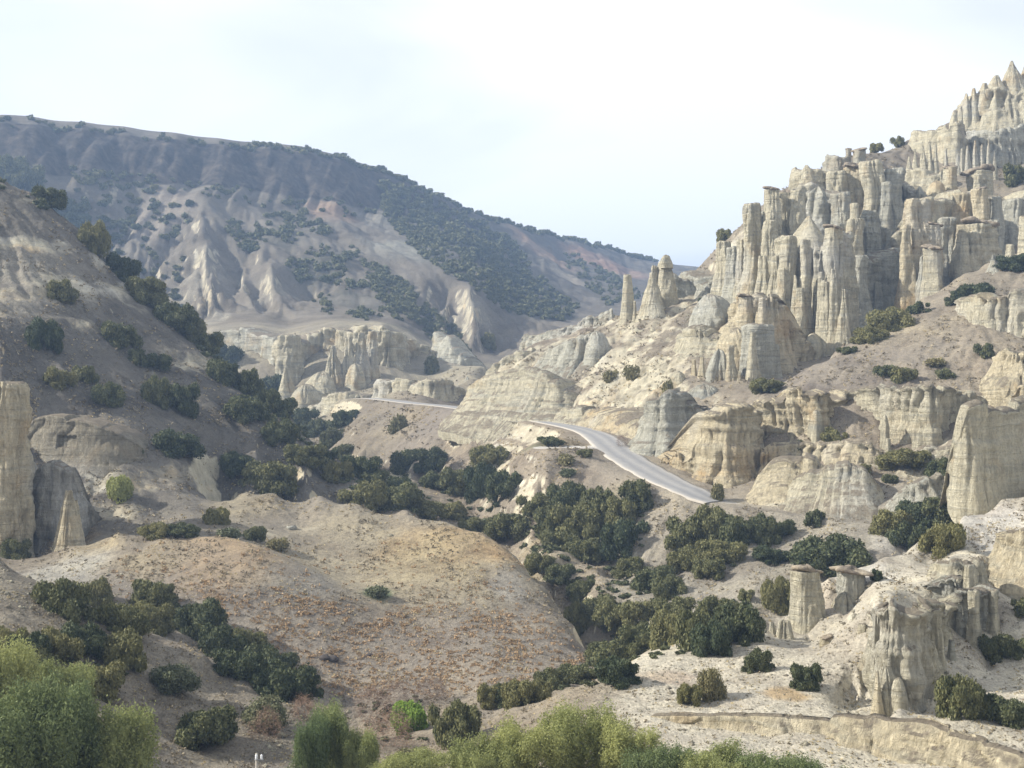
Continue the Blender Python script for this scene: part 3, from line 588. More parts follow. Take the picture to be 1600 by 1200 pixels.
def column(px, top, bot, wt, wb, Y, style='flat', label='', name='rock_column', mat='rock', ribs=7, depth=0.95, lean=0.0, power=1.6, cap=1.04, cpow=0.75, flute=0.13, seed=None, cat='rock pillar', group=None, rough=1.0, bury=5.0):
    """a free-standing tower of tuff: measured top, foot, widths; ribbed, bedded, weathered"""
    global _seed
    _seed = seed if seed is not None else _seed+1
    if 1110 < px < 1570 and top < 520 and bot < 560 and style in ('flat', 'cap') and Y > 355: wt *= 1.25; wb *= 1.2
    x0 = (px-800)/F*Y; zt = (600-top)/F*Y; zb = (600-bot)/F*Y; rt = wt/2/F*Y; rb = wb/2/F*Y; Hh = zt-zb
    nth = int(np.clip(wb*1.7, 28, 110)); nv = int(np.clip((bot-top)*0.5, 12, 100))
    th = np.arange(nth)/nth*2*math.pi
    ex = bury/Hh; v = np.concatenate([np.linspace(-ex, 0, 4)[:-1], np.linspace(0, 1, nv)])
    TH, VV = np.meshgrid(th, v)
    z = zb+VV*Hh
    vv = np.clip(VV, -0.3, 1)
    if style == 'cone': r = rb+(rt-rb)*np.sign(vv)*np.abs(vv)**cpow
    elif style == 'dome': r = rb*np.sqrt(np.clip(1-np.clip(vv, 0, 1)**2.3, 0, 1))*(1-0.15*vv)+0.02
    else: r = rt+(rb-rt)*np.sign(1-vv)*np.abs(1-vv)**power
    cx, sy = np.cos(TH), np.sin(TH)
    nx_, ny_ = cx*3+_seed*7.1, sy*3+_seed*3.7
    warp = 0.9*fbm3(cx*1.4+_seed, sy*1.4, z*0.045, 2, _seed)
    tw = TH/(2*math.pi)*ribs + 0.75*vn2(cx*1.1+_seed*3.1, sy*1.1, 77)+0.5*vn2(cx*2.3, sy*2.3+_seed, 78)
    rib, hr = ridged_cells(tw+warp*1.3, _seed); rib = 1-(1-rib)*np.clip(0.65+0.9*vn3(cx*1.2+_seed, sy*1.2, z*0.09, 79), 0.1, 1.5); rib2, _ = ridged_cells(TH/(2*math.pi)*ribs*3+warp*3+vn2(z*0.2, TH*0, 5)*0.25, _seed+1)
    fl = flute*(1.0 if style != 'flat' else 1.0)*(1.15-0.35*np.clip(vv, 0, 1))
    rr_ = rb*0.45+rt*0.55
    phi = TH+_seed*1.7
    blocky = 0.10*np.cos(4*phi)+0.09*np.cos(2*phi+_seed)+0.07*np.cos(3*phi+2.1*_seed)
    r = r + rr_*(blocky*(0.5+0.5*np.clip(1-vv, 0, 1)) - fl*(1-rib)*1.9*(0.35+1.1*hr) - fl*0.5*(1-rib2) + rough*0.34*fbm3(cx*rr_/3.2+_seed*2.2, sy*rr_/2.6, z/6.5, 4, _seed+3)) + rough*np.clip(vn3(cx*1.3+_seed, sy*1.3, z*0.12, 21)+0.5, 0, 1)*1.6*strata(z+0.7*vn2(cx*0.7+_seed, sy*0.7, 9))*min(0.4, 0.05*rr_+0.07)
    if style in ('flat', 'cap'): r = r*(1+0.10*vn2(z*0.16+_seed, 0*z, 12)*rough)
    r = np.maximum(r, 0.02)
    if style == 'flat':
        edge = sstep(0.95, 1.0, vv); r = r*(1-0.14*edge**3)
    xx = x0+r*cx+lean*vv*Hh+0.22*rt*vn2(z*0.11+_seed, 0*z, 13)*np.clip(vv*3, 0, 1)*(style!='cap'); yy = Y+r*sy*depth
    jz = 0.05*Hh*np.clip(vv-0.8, 0, 1)*5*vn3(cx*1.6, sy*1.6, _seed*1.7, 4)*(1 if style == 'flat' else 0.3)
    zz = z + jz*min(1.0, 8/max(Hh, 1))
    rows = [np.stack([xx, yy, zz], -1)]
    last = rows[0][-1]
    for k, dzz in ((0.72, 0.10), (0.4, 0.2), (0.02, 0.26)):
        cxx = x0+lean*Hh; c = last.copy(); c[:, 0] = cxx+(last[:, 0]-cxx)*k; c[:, 1] = Y+(last[:, 1]-Y)*k; c[:, 2] = last[:, 2]*k+last[:, 2].mean()*(1-k)+dzz*rt*(0.28 if style == 'flat' else 0.2)*(1+0.4*vn2(c[:, 0], c[:, 1], 6)); rows.append(c[None])
    G = np.concatenate(rows, 0)
    base = Vector((x0, Y, zb))
    me = mesh_np(name, (G-np.array(base)).reshape(-1, 3), grid_faces(G.shape[0], nth, True), MAT[mat])
    if style == 'cap':
        root = empty(name, base); tag(root, label, cat, group); link('shaft', me, (0,0,0), root)
        n2 = 44; t2 = np.arange(n2)/n2*2*math.pi; R2 = rt*min(cap, 1.25)*(1+0.32*fbm2(np.cos(t2)*1.2+_seed, np.sin(t2)*1.2, 3, 3)+0.20*vn2(np.cos(t2)*3+_seed, np.sin(t2)*3, 8)); hgt = max(0.22, rt*0.24); R2 = R2*(0.93+0.09*np.sign(np.sin(t2*3+_seed))+0.05*np.sign(np.sin(t2*7+2*_seed)))
        prof = [(0.5, -0.35), (0.86, -0.3), (0.98, 0.0), (1.0, 0.35), (0.94, 0.75), (0.6, 1.05), (0.02, 1.25)]
        tl = 0.22*rt*np.cos(t2+_seed)
        L = np.stack([np.stack([R2*a*np.cos(t2)+lean*Hh, R2*a*np.sin(t2)*depth, Hh+hgt*b*(1+0.6*vn2(np.cos(t2)*2+_seed, np.sin(t2)*2+b, 4))+tl*a], -1) for a, b in prof], 0)
        link('cap_rock', mesh_np('cap_rock', L.reshape(-1, 3), grid_faces(len(prof), n2, True), MAT['crust']), (0,0,0), root)
        return root
    return tag(link(name, me, base), label, cat, group)
_seed = 0

def cliff(pts, label, name='rock_cliff', mat='rock', back=14, rise=0.15, rib=3.2, amp=1.1, batter=0.22, jag=1.0, bulge=0.4, cat='cliff', group=None, closed_face=None, up=0.0, bury=6.0, res=1.0, overhang=0.25, side=1, recess=None, power=2.2, rough=1.0, ends=True):
    """a wall of tuff from a surveyed line (px, py_top, py_foot, Y): ribbed, battered face and a top that runs back into the slope"""
    global _seed; _seed += 1; sd = _seed
    C = np.array([((a-800)/F*Y, Y, (600-t)/F*Y, (600-b)/F*Y) for a, t, b, Y in pts])
    t_ = C[-1,:2]-C[0,:2]; t_ /= np.hypot(*t_); nm = np.array([t_[1], -t_[0]])*side      # mean outward direction
    Hm = (C[:,2]-C[:,3]).mean(); bk = min(back, max(4.0, Hm*1.2))
    def ret(p, sgn):
        o = []
        for tt, kk_ in ((0.35, 0.12), (0.8, 0.2)):
            q_ = p[:2]-nm*bk*tt+t_*sgn*bk*kk_*1.0
            g_ = float(ground(q_[0], q_[1])); zt_ = min(p[2]-0.12*Hm*(tt > .5), max(g_-1.0, p[2]-Hm*1.1)) if tt > 0.5 else p[2]*0.6+0.4*min(p[2], g_)
            o.append([q_[0], q_[1], zt_, min(p[3], zt_-1.5)])
        return o
    if ends: C = np.array(ret(C[0], -1)[::-1]+list(C)+ret(C[-1], 1))
    d = np.concatenate([[0], np.cumsum(np.hypot(np.diff(C[:,0]), np.diff(C[:,1])))]); L = d[-1]
    ymean = C[:,1].mean(); step = 2.5*ymean/F*res
    u = np.linspace(0, L, max(12, int(L/step)))
    B = np.stack([np.interp(u, d, C[:, k]) for k in range(4)], 1)
    k = max(3, int(len(u)*0.035)); kk = np.ones(2*k+1)/(2*k+1)
    for c_ in (0, 1): B[:, c_] = np.convolve(np.pad(B[:, c_], k, mode='reflect', reflect_type='odd'), kk, 'valid')
    Tn = np.gradient(B[:, :2], axis=0); Tn /= np.linalg.norm(Tn, axis=1)[:, None]+1e-9
    n2 = np.stack([Tn[:,1], -Tn[:,0]], 1)*side
    nv = int(np.clip(Hm/ (3.1*ymean/F*res), 10, 110))
    v = np.concatenate([np.linspace(-bury/Hm, 0, 4)[:-1], np.linspace(0, 1, nv)])
    U, VV = np.meshgrid(u, v)
    top = B[:,2][None]; bot = B[:,3][None]
    cell = (U/rib) + 1.6*fbm2(U/rib*0.4, 0*U, 3, sd) 
    warp = 0.35*vn2(U/rib*0.8+sd, VV*2.2, sd+2)
    r1, h1 = ridged_cells(cell+warp, sd); r1 = 1-(1-r1)*np.clip(0.75+0.9*vn3(U/rib*0.9, 0*U+sd, VV*3.0, 79), 0.1, 1.6); r2, h2 = ridged_cells(cell*2.7+warp*2+0.3, sd+7)
    hj = np.interp(u, u, 0*u)
    rt_, ht_ = ridged_cells(cell[-1:], sd)
    topj = top - jag*rib*0.16*(1-rt_)**1.5 + jag*rib*0.45*(ht_-0.5) - jag*Hm*0.16*sstep(0.25, 0.75, vn2(U[-1:]/(rib*1.7), 0*U[-1:]+sd, 33)) + jag*0.25*vn2(U[-1:]/1.3, 0*U[-1:], sd+4)
    z = bot+(topj-bot)*VV
    Hh = (topj-bot); vc = np.clip(VV, -0.4, 1)
    off = batter*Hh*np.sign(1-vc)*np.abs(1-vc)**power
    off += amp*(-(1-r1)*1.5*(0.45+0.9*h1)-(1-r2)*0.42)*(0.75+0.25*(1-vc)) + rough*1.1*amp*fbm3(B[:,0][None]/5+0*z, B[:,1][None]/5+0*z, z/5, 3, sd+3) + rough*bulge*strata(z+0.8*vn2(U/9, 0*U, sd))
    off += amp*1.6*fbm2(U/(rib*4.5), 0*U+sd, 2, sd+9) + rough*0.28*min(amp, 1.2)*fbm3(U/0.9, 0*U+sd, z/3.0, 3, sd+11, 0.6)
    off += overhang*sstep(0.90, 0.95, vc) - (overhang+0.5)*sstep(0.965, 1.0, vc)
    if recess:
        upx = 800+B[:,0]/B[:,1]*F
        for (a0, a1, b0, b1, dep) in recess:
            upy = 600-z/B[:,1][None]*F; m_ = (upx[None] > a0) & (upx[None] < a1) & (upy > b0) & (upy < b1); off = np.where(m_, off-dep, off)
    x = B[:,0][None]+n2[:,0][None]*off; y = B[:,1][None]+n2[:,1][None]*off
    rows = [np.stack([x, y, z], -1)]
    last = rows[0][-1]; off_l = off[-1]
    nb = 10
    cen = last[:, :2].mean(0)
    for q_ in range(1, nb+1):
        t = q_/nb; dd = back*t**1.25
        c = last.copy(); inward = (1-0.25*t)
        rel = last[:, :2]-cen; al = rel@t_; ac_ = rel@nm
        al = al*inward; ac_ = ac_*(1-t)+ac_.mean()*t
        xy = cen+al[:, None]*t_+ac_[:, None]*nm - nm*dd
        c[:, :2] = xy
        gz = ground(xy[:, 0], xy[:, 1]); w_ = sstep(0.15, 1.0, t)
        plan = last[:, 2]*(1-t)+B[:, 2]*t + rise*dd
        c[:, 2] = plan*(1-w_)+(gz-1.2)*w_ + 0.3*fbm2(c[:,0]/3, c[:,1]/3, 3, sd) + up*math.sin(math.pi*t)
        rows.append(c[None])
    G = np.concatenate(rows, 0)
    base = np.array([B[:,0].mean(), B[:,1].mean(), B[:,3].mean()])
    me = mesh_np(name, (G-base).reshape(-1, 3), grid_faces(G.shape[0], G.shape[1]), MAT[mat])
    return tag(link(name, me, base), label, cat, group)
# ================================================================ ROCKS
# --- main cliff, back row to front row
cliff([(1300,285,345,425),(1340,262,350,412),(1378,262,380,408),(1412,270,395,404),(1440,300,400,400)], 'shaded back wall of the big cliff with upright ribs under the slab-topped blocks', mat='rock_grey', rib=4.0, amp=1.6, back=16, rise=0.1)
cliff([(1328,420,545,372),(1352,405,540,378),(1385,395,520,384),(1415,390,490,384)], 'dark shaded rock apron between the domed block and the orange-topped tower', name='rock_wall', mat='rock_grey', rib=4.5, amp=1.5, back=22, rise=0.25, batter=0.15)
cliff([(1232,262,290,414),(1262,260,286,408),(1292,266,288,410)], 'thin dark slab roof over a pale step on the cliff skyline', name='rock_ledge', rib=2.2, amp=0.7, back=12, overhang=1.0, batter=0.1)
cliff([(1286,240,268,418),(1310,241,268,414),(1330,240,266,416)], 'blocky dark-capped ledge standing highest on the left cliff skyline', name='rock_ledge', mat='rock_grey', rib=2.6, amp=0.8, back=10, overhang=1.0, batter=0.1)
column(1326,233,245,8,7,420,'cap','tiny mushroom rock on the skyline above the blocky ledge',name='hoodoo',mat='rock_grey')
column(1343,235,254,16,15,416,'cap','small flat-capped rock on the skyline left of the round bush',name='hoodoo',mat='rock_grey')
column(1364,252,385,28,40,402,'flat','tall smooth square-topped pillar in the cliff back row',mat='rock',ribs=5,power=2.4,flute=0.08)
column(1397,264,400,28,36,404,'flat','grey-green pillar in shade right of the square-topped pillar',mat='rock_grey',ribs=5,power=2.2)
column(1383,285,390,16,24,400,'flat','slim shaded rib squeezed between the two back-row pillars',mat='rock_grey',ribs=4)
column(1338,262,330,30,40,410,'cap','slab-capped buttress above the knobbed pillar',mat='rock',cap=1.2,ribs=5)
column(1307,268,330,26,32,408,'flat','squat pale block below the blocky skyline ledge',mat='rock',ribs=5)
column(1276,292,420,46,60,388,'dome','rounded shaded bastion behind the cone-roofed block',mat='rock_grey',ribs=8,name='rock_tower',cat='rock tower',flute=0.1)
cliff([(1214,300,400,392),(1240,293,400,388),(1270,286,400,390),(1300,292,400,390),(1330,305,400,388)], 'brown earth-topped upper wall behind the cone-roofed block', rib=3.4, amp=1.3, back=26, rise=0.28, batter=0.06)
column(1176,318,470,24,44,374,'flat','leftmost square-topped pillar of the big cliff against the sky',ribs=6,power=2.2,flute=0.10)
column(1194,330,460,14,26,378,'flat','narrow shaded pillar tucked behind the leftmost square-topped one',mat='rock_grey',ribs=5)
column(1206,296,460,17,34,372,'cap','tall slender pillar with a small dark cap near the cliff left edge',ribs=5,cap=1.2)
column(1227,302,460,22,36,376,'cap','dark-capped pillar with a notch right of the slender one',ribs=6,cap=1.15)
column(1246,298,420,26,36,374,'flat','broad bright rib under the brown earth roof',ribs=6)
column(1313,302,440,28,36,382,'flat','shaded pillar between the bastion and the knobbed pillar',mat='rock_grey',ribs=6)
column(1335,318,480,14,32,376,'cone','upper spike of the knobbed pillar tapering to a point',ribs=5,flute=0.10,name='rock_pinnacle',cat='rock pinnacle')
column(1336,342,500,22,32,372,'flat','sturdy lower half of the knobbed pillar with vertical cracks',ribs=5)
column(1192,400,520,12,46,364,'cone','smooth leaning flank at the foot of the leftmost pillars',mat='rock',ribs=8,name='rock_buttress',cat='buttress')
column(1216,400,505,16,44,360,'flat','bright ribbed buttress left of the cone-roofed block',mat='rock',ribs=8,name='rock_buttress',cat='buttress')
cliff([(1212,372,480,360),(1226,366,500,353),(1250,362,520,350),(1276,362,545,348),(1300,360,548,346),(1318,360,545,347),(1326,365,545,356)], 'great pale front block of the cliff with deep vertical ribs', rib=3.2, amp=1.2, back=10, rise=0.5, batter=0.07, bulge=0.3)
column(1264,338,396,4,82,357,'cone','brown earth cone roofing the great front block',name='earth_cone',cat='earth cone',ribs=9,flute=0.05,bury=0.3,cpow=1.1,rough=0.5)
column(1231,368,500,24,34,351,'flat','left corner rib of the great front block in full sun',ribs=6)
column(1258,375,540,15,26,347,'cone','thin spiked rib standing proud of the front block middle',ribs=5,name='rock_pinnacle',cat='rock pinnacle')
column(1303,357,500,30,38,345,'cap','round knobbly right corner tower of the front block',ribs=7,cap=1.1,name='rock_tower',cat='rock tower')
column(1302,420,545,7,30,342,'cone','pointed half-height rib under the round corner tower',ribs=5,name='rock_pinnacle',cat='rock pinnacle')
column(1318,452,540,4,30,340,'cone','sharp free spire at the right foot of the front block',ribs=5,name='rock_pinnacle',cat='rock pinnacle',flute=0.16)
column(1282,425,545,7,24,344,'cone','faint low rib between the two spiked ribs',ribs=5,name='rock_pinnacle',cat='rock pinnacle')
column(1242,430,505,5,22,347,'cone','short sunlit spike against the left corner rib',ribs=5,name='rock_pinnacle',cat='rock pinnacle')
column(1270,520,560,20,40,342,'dome','low rounded rock step under the front block',mat='rock',ribs=6,name='rock_knoll',cat='knoll')
for px, t, b, wt, wb, Y, st_, l in [(1222,420,512,16,34,350,'flat','broken half-height stub in front of the left corner rib'),(1250,450,540,10,36,345,'cone','wide fluted skirt at the foot of the front block'),(1290,440,546,12,30,343,'flat','worn ledge block below the round corner tower'),(1205,345,430,14,30,368,'flat','notched shoulder under the slender capped pillar'),(1340,400,500,22,44,368,'flat','heavy broken plinth under the knobbed pillar'),(1318,350,470,12,26,374,'flat','half-shaded rib beside the knobbed pillar'),(1362,330,440,20,40,394,'flat','eroded step at the foot of the square-topped pillar'),(1395,360,470,16,44,392,'cone','shadowed spur inside the dark bay'),(1372,440,520,10,40,380,'cone','low shaded fan of rock deep in the bay'),(1446,400,465,12,34,366,'flat','short pedestal between the orange tower and the conical pillar'),(1480,340,420,20,40,380,'flat','shaded inner wall block right of the goblet pillar'),(1545,345,400,22,40,378,'flat','rough block right of the roofed block')]:
    column(px,t,b,wt,wb,Y,st_,l,name='rock_buttress',cat='buttress',ribs=6,rough=1.3,mat='rock' if px<1330 else 'rock_grey')
# --- left shoulder of the main cliff
column(1131,378,445,18,28,388,'flat','short ribbed pillar at the foot of the skyline slope',ribs=5)
column(1146,386,470,16,34,384,'flat','dull pillar with black crack left of the tall cliff',mat='rock_grey',ribs=5)
column(1158,375,480,12,30,378,'cone','pale pointed fin beside the leftmost tall pillar',ribs=5,name='rock_pinnacle',cat='rock pinnacle')
cliff([(1052,425,470,415),(1075,430,490,402),(1100,438,490,396),(1125,440,490,392),(1150,440,490,390)], 'shadowed ribbed wall in the bay behind the white dome', mat='rock_grey', rib=2.8, amp=1.0, back=14, rise=0.3)
column(980,430,512,12,26,392,'flat','lone round-headed stone chimney standing on the ridge',name='fairy_chimney',cat='rock chimney',ribs=6,flute=0.05,power=1.3,rough=0.6)
column(992,470,512,3,14,390,'cone','little spike leaning on the right side of the lone chimney',name='rock_pinnacle',cat='rock pinnacle',ribs=4)
column(1019,426,512,5,66,388,'cone','wide skirted cone of rock with fine rills right of the lone chimney',name='rock_cone',cat='rock cone',ribs=13,flute=0.10)
column(1041,402,500,24,40,396,'dome','rounded knob-topped tower behind the skirted cone',name='rock_tower',cat='rock tower',ribs=7,flute=0.1)
column(1041,398,414,15,20,394,'dome','weathered boulder head crowning the knob-topped tower',name='boulder',cat='boulder',ribs=6,bury=1)
column(1022,415,470,8,22,396,'cone','slim point between the skirted cone and the knob-topped tower',name='rock_pinnacle',cat='rock pinnacle',ribs=5)
cliff([(1030,428,500,404),(1048,424,505,400),(1072,428,500,400),(1095,432,480,402)], 'shady curtain of rock joining the knob-topped tower to the slope', name='rock_wall', mat='rock_grey', rib=2.4, amp=0.8, back=10, rise=0.2)
cliff([(968,512,535,386),(990,513,540,378),(1015,512,545,374),(1040,510,540,376),(1052,505,525,384)], 'rounded plinth of layered rock under the lone chimney and cone', name='rock_ledge', rib=3.0, amp=0.7, back=14, rise=0.08)
# ridge flutes towards the valley
cliff([(812,520,531,424),(840,521,533,420),(870,512,530,416),(900,502,524,412),(930,490,512,410),(958,480,502,408)], 'line of small grey flutes along the descending ridge crest', name='rock_ledge', mat='rock_grey', rib=2.2, amp=1.1, back=7, rise=0.1, batter=0.5)
cliff([(762,575,590,398),(785,560,582,398),(810,548,568,398),(835,545,562,400)], 'low fluted bank under the smooth brown ridge back', name='rock_ledge', rib=1.8, amp=0.7, back=8, batter=0.6)
cliff([(722,625,640,376),(736,603,644,370),(755,585,648,364),(785,580,652,360),(815,575,655,357),(845,580,658,353),(865,590,660,350),(878,606,662,349)], 'broad honeycombed rock dome rising straight from the road', name='rock_dome', cat='rock dome', rib=2.0, amp=0.45, back=18, rise=0.22, batter=0.75, bulge=0.6, power=1.5, jag=0.8)
cliff([(848,545,575,386),(872,537,580,380),(895,528,578,376),(920,520,575,374),(940,528,570,376),(952,540,565,380)], 'whitish lumpy outcrop with a shaded right end above the road dome', name='rock_outcrop', cat='rock outcrop', mat='rock_grey', rib=3.4, amp=1.4, back=16, rise=0.1, batter=0.5)
column(930,517,562,26,46,374,'dome','bluish round boulder head on the lumpy outcrop',mat='rock_grey',name='boulder',cat='boulder',ribs=6)
column(866,548,570,3,12,380,'cone','small pale spike under the brown ridge',name='rock_pinnacle',cat='rock pinnacle',ribs=4)
column(885,552,574,3,10,378,'cone','second small spike beside the lumpy outcrop',name='rock_pinnacle',cat='rock pinnacle',ribs=4)
for px, t, b, wt, wb, Y, l in [(1005,545,575,10,34,362,'pale lump at the left foot of the plinth'),(1030,552,585,8,30,356,'grey weathered lump below the plinth'),(1072,545,590,12,40,344,'light hump under the white dome left edge'),(1050,575,615,10,34,334,'wrinkled hump halfway down the gullied slope')]:
    column(px,t,b,wt,wb,Y,'dome',l,name='rock_knoll',cat='knoll',ribs=7,flute=0.14)
column(1111,460,545,44,86,352,'dome','big white-streaked dome with a brown crown',name='rock_dome',cat='rock dome',ribs=16,flute=0.05,mat='rock_grey',seed=301)
cliff([(1058,520,600,350),(1080,510,590,342),(1110,515,560,340),(1135,525,560,338)], 'sunlit wrinkled skirt below the white-streaked dome', rib=2.2, amp=0.7, back=12, rise=0.4, batter=0.6)
# orange-topped tower cluster
cliff([(1140,470,515,345),(1160,462,520,338),(1185,460,545,332),(1205,462,560,330),(1222,480,570,332),(1240,510,585,334)], 'dark-topped shoulder wall at the right of the white dome', rib=3.2, amp=1.3, back=18, rise=0.15, batter=0.25, mat='rock_warm')
column(1166,465,510,26,34,334,'cap','orange-stained block under a dark crust beside the white dome',mat='rock_warm',ribs=6,cap=1.15)
column(1191,465,506,10,16,330,'flat','orange finger of rock on the crest of the cluster',mat='rock_warm',ribs=4,name='rock_finger',cat='rock finger')
column(1152,512,560,42,66,328,'dome','round orange-crowned bulge in the tower cluster',mat='rock_warm',ribs=9,name='rock_knoll',cat='knoll')
column(1186,508,606,44,56,322,'flat','heavy square tower in shade on the cluster right side',mat='rock_grey',ribs=6,name='rock_tower',cat='rock tower',flute=0.08)
column(1177,520,610,9,34,316,'cone','bright pointed rib running down the heavy square tower',ribs=6,name='rock_pinnacle',cat='rock pinnacle')
column(1143,540,614,13,24,317,'flat','narrow free pillar with a rounded head in the cluster',ribs=5)
column(1121,545,608,26,40,320,'dome','shaded ribbed lump left of the narrow free pillar',mat='rock_grey',ribs=7,name='rock_knoll',cat='knoll')
column(1155,580,616,3,16,314,'cone','short wedge spike right of the narrow free pillar',name='rock_pinnacle',cat='rock pinnacle',ribs=4)
column(1097,558,600,5,20,322,'cone','orange-tipped twin spike low in the cluster',mat='rock_warm',name='rock_pinnacle',cat='rock pinnacle',ribs=5)
column(1084,562,605,6,12,324,'flat','slim orange stick of rock left of the twin spike',mat='rock_warm',name='rock_finger',cat='rock finger',ribs=4)
column(1062,580,612,22,34,322,'dome','pale wedge on the slope left of the orange stick',name='rock_knoll',cat='knoll',ribs=6)
column(1098,600,640,30,72,308,'dome','white weathered mound below the tower cluster',mat='rock_grey',name='rock_knoll',cat='knoll',ribs=12,seed=303)
column(1208,540,606,20,30,322,'flat','right-hand corner rib of the tower cluster',mat='rock_grey',ribs=5)
# shaded mound by the road
cliff([(1002,640,705,290),(1018,622,712,282),(1045,612,712,280),(1075,618,705,281),(1100,640,690,284)], 'grey bedded bluff with a rounded brown top by the road bend', name='rock_bluff', mat='rock_grey', rib=4.0, amp=1.0, back=20, rise=0.14, batter=0.4, bulge=0.8)
cliff([(900,648,668,338),(930,640,680,326),(958,650,692,312),(985,665,700,300),(1005,690,712,290)], 'low cut bank of buff earth along the inner side of the road bend', name='rock_bank', cat='bank', mat='rock_warm', rib=3.0, amp=0.5, back=14, rise=0.35, batter=0.9, power=1.4)
cliff([(860,648,662,348),(880,636,668,340),(905,634,674,334)], 'short ribbed toe of rock touching the verge', name='rock_bank', cat='bank', rib=2.0, amp=0.4, back=10, rise=0.3, batter=0.8)
# --- right massif
cliff([(1412,330,470,384),(1440,312,470,380),(1462,310,440,382),(1490,302,420,390),(1520,296,400,394),(1550,300,400,394),(1580,305,395,394),(1625,300,380,396)], 'long brown-topped wall of towers running off the right edge', rib=4.5, amp=2.0, back=24, rise=0.16, batter=0.07, mat='rock')
column(1434,312,470,32,52,372,'flat','bulky orange-topped tower at the left end of the right massif',mat='rock_warm',ribs=6,name='rock_tower',cat='rock tower')
column(1417,352,470,12,30,368,'flat','thin sunlit pier on the left flank of the orange-topped tower',mat='rock_warm',ribs=5)
column(1461,352,440,18,26,370,'cap','goblet-shaped pillar with a pale flat cap',ribs=5,cap=1.1,flute=0.06)
column(1456,388,458,23,33,363,'cap','smooth conical pillar with a dark flat cap in front of the goblet',ribs=4,cap=1.15,flute=0.05,rough=0.6)
column(1500,302,350,26,30,388,'flat','orange-tinted hanging block above the deep shadow',mat='rock_warm',ribs=5)
column(1532,296,362,18,26,382,'cap','banded round column under a brown roof slab',mat='rock_warm',ribs=5,cap=1.1,flute=0.06)
column(1556,308,378,14,22,384,'flat','dark narrow column right of the banded one',mat='rock_grey',ribs=5)
column(1582,312,380,40,50,392,'flat','wide shaded pier near the right edge of the massif',mat='rock_grey',ribs=8,name='rock_tower',cat='rock tower')
column(1526,352,412,44,56,376,'cap','roofed block with a sloping brown lid above the oak bushes',ribs=7,cap=1.08,name='rock_tower',cat='rock tower')
column(1506,372,420,10,24,372,'cone','pale ribs stepping down left of the roofed block',ribs=5,name='rock_pinnacle',cat='rock pinnacle')
column(1484,262,308,16,22,410,'cap','banded finger with a dark cap above the orange wall',mat='rock',ribs=4,cap=1.12)
column(1463,282,306,14,30,408,'dome','brown knob of rock left of the banded finger',mat='rock_warm',name='boulder',cat='boulder',ribs=5)
column(1532,268,300,34,36,410,'cap','stout block under a wide lens-shaped slab',ribs=6,cap=1.12)
cliff([(1400,262,300,430),(1425,262,298,424),(1450,265,300,420),(1476,262,300,418)], 'light crumbly step between the grassy top and the massif', name='rock_ledge', rib=3.0, amp=1.2, back=14, batter=0.5)
# upper tiers
cliff([(1424,202,225,462),(1445,201,222,458),(1464,200,225,456)], 'flat overhanging slab on the right-hand skyline', name='rock_ledge', mat='rock', rib=3, amp=0.6, back=14, overhang=1.5, batter=0.15)
cliff([(1462,198,250,452),(1480,192,262,446),(1500,188,262,444),(1506,192,255,450)], 'finely fluted sunlit wall under the skyline slab', rib=1.9, amp=0.7, back=12, batter=0.05)
for k, (px, t, b, w) in enumerate([(1430,232,268,14),(1442,226,266,16),(1452,220,262,14),(1462,225,268,12),(1478,232,265,12),(1503,232,270,12),(1512,228,272,14),(1524,220,272,16),(1534,226,275,15),(1545,216,280,18),(1554,236,285,16),(1496,240,268,10),(1420,245,266,12)]):
    column(px,t,b,2,w,436-k*0.4,'cone',['stubby','slender','tilted','broad','thin','shaded','double-tipped','curved','bright','tallest','narrow','lowest','outermost'][k]+' sharp little fin crowded below the fluted wall',name='rock_fin',cat='rock fin',ribs=4,group='sharp fins crowded below the fluted wall',mat='rock')
cliff([(1508,205,230,456),(1530,205,232,452),(1560,200,232,448),(1580,198,232,448),(1620,190,228,450)], 'striped grey wall with a brown brim near the right edge', mat='rock_grey', rib=2.4, amp=0.9, back=16, overhang=0.8, batter=0.1)
cliff([(1500,165,190,482),(1520,150,185,476),(1545,140,185,472),(1570,140,180,470),(1600,142,180,470),(1640,135,178,470)], 'crumpled upper wall just under the summit peak', rib=2.8, amp=1.3, back=18, batter=0.25)
for px, t, b, w, l in [(1500,166,186,12,'first low tooth on the climbing skyline'),(1510,146,184,16,'shaded leaning tooth on the climbing skyline'),(1522,138,184,17,'orange-edged tooth below the summit'),(1538,130,160,18,'broad notched tooth nearest the summit peak'),(1492,172,188,10,'smallest tooth at the end of the fluted wall')]:
    column(px,t,b,4,w*1.5,474,'cone',l,name='rock_tooth',cat='rock tooth',ribs=4,flute=0.18,cpow=1.05)
column(1582,95,150,2,52,488,'cone','summit peak of the mountain with a sharp tip',name='rock_peak',cat='peak',ribs=9,flute=0.12,cpow=1.05)
column(1600,104,150,3,30,490,'cone','second summit point cut by the right edge',name='rock_peak',cat='peak',ribs=7,cpow=1.05)
column(1556,118,150,6,44,486,'cone','rilled shoulder left of the summit peak',name='rock_peak',cat='peak',ribs=8,cpow=1.05)
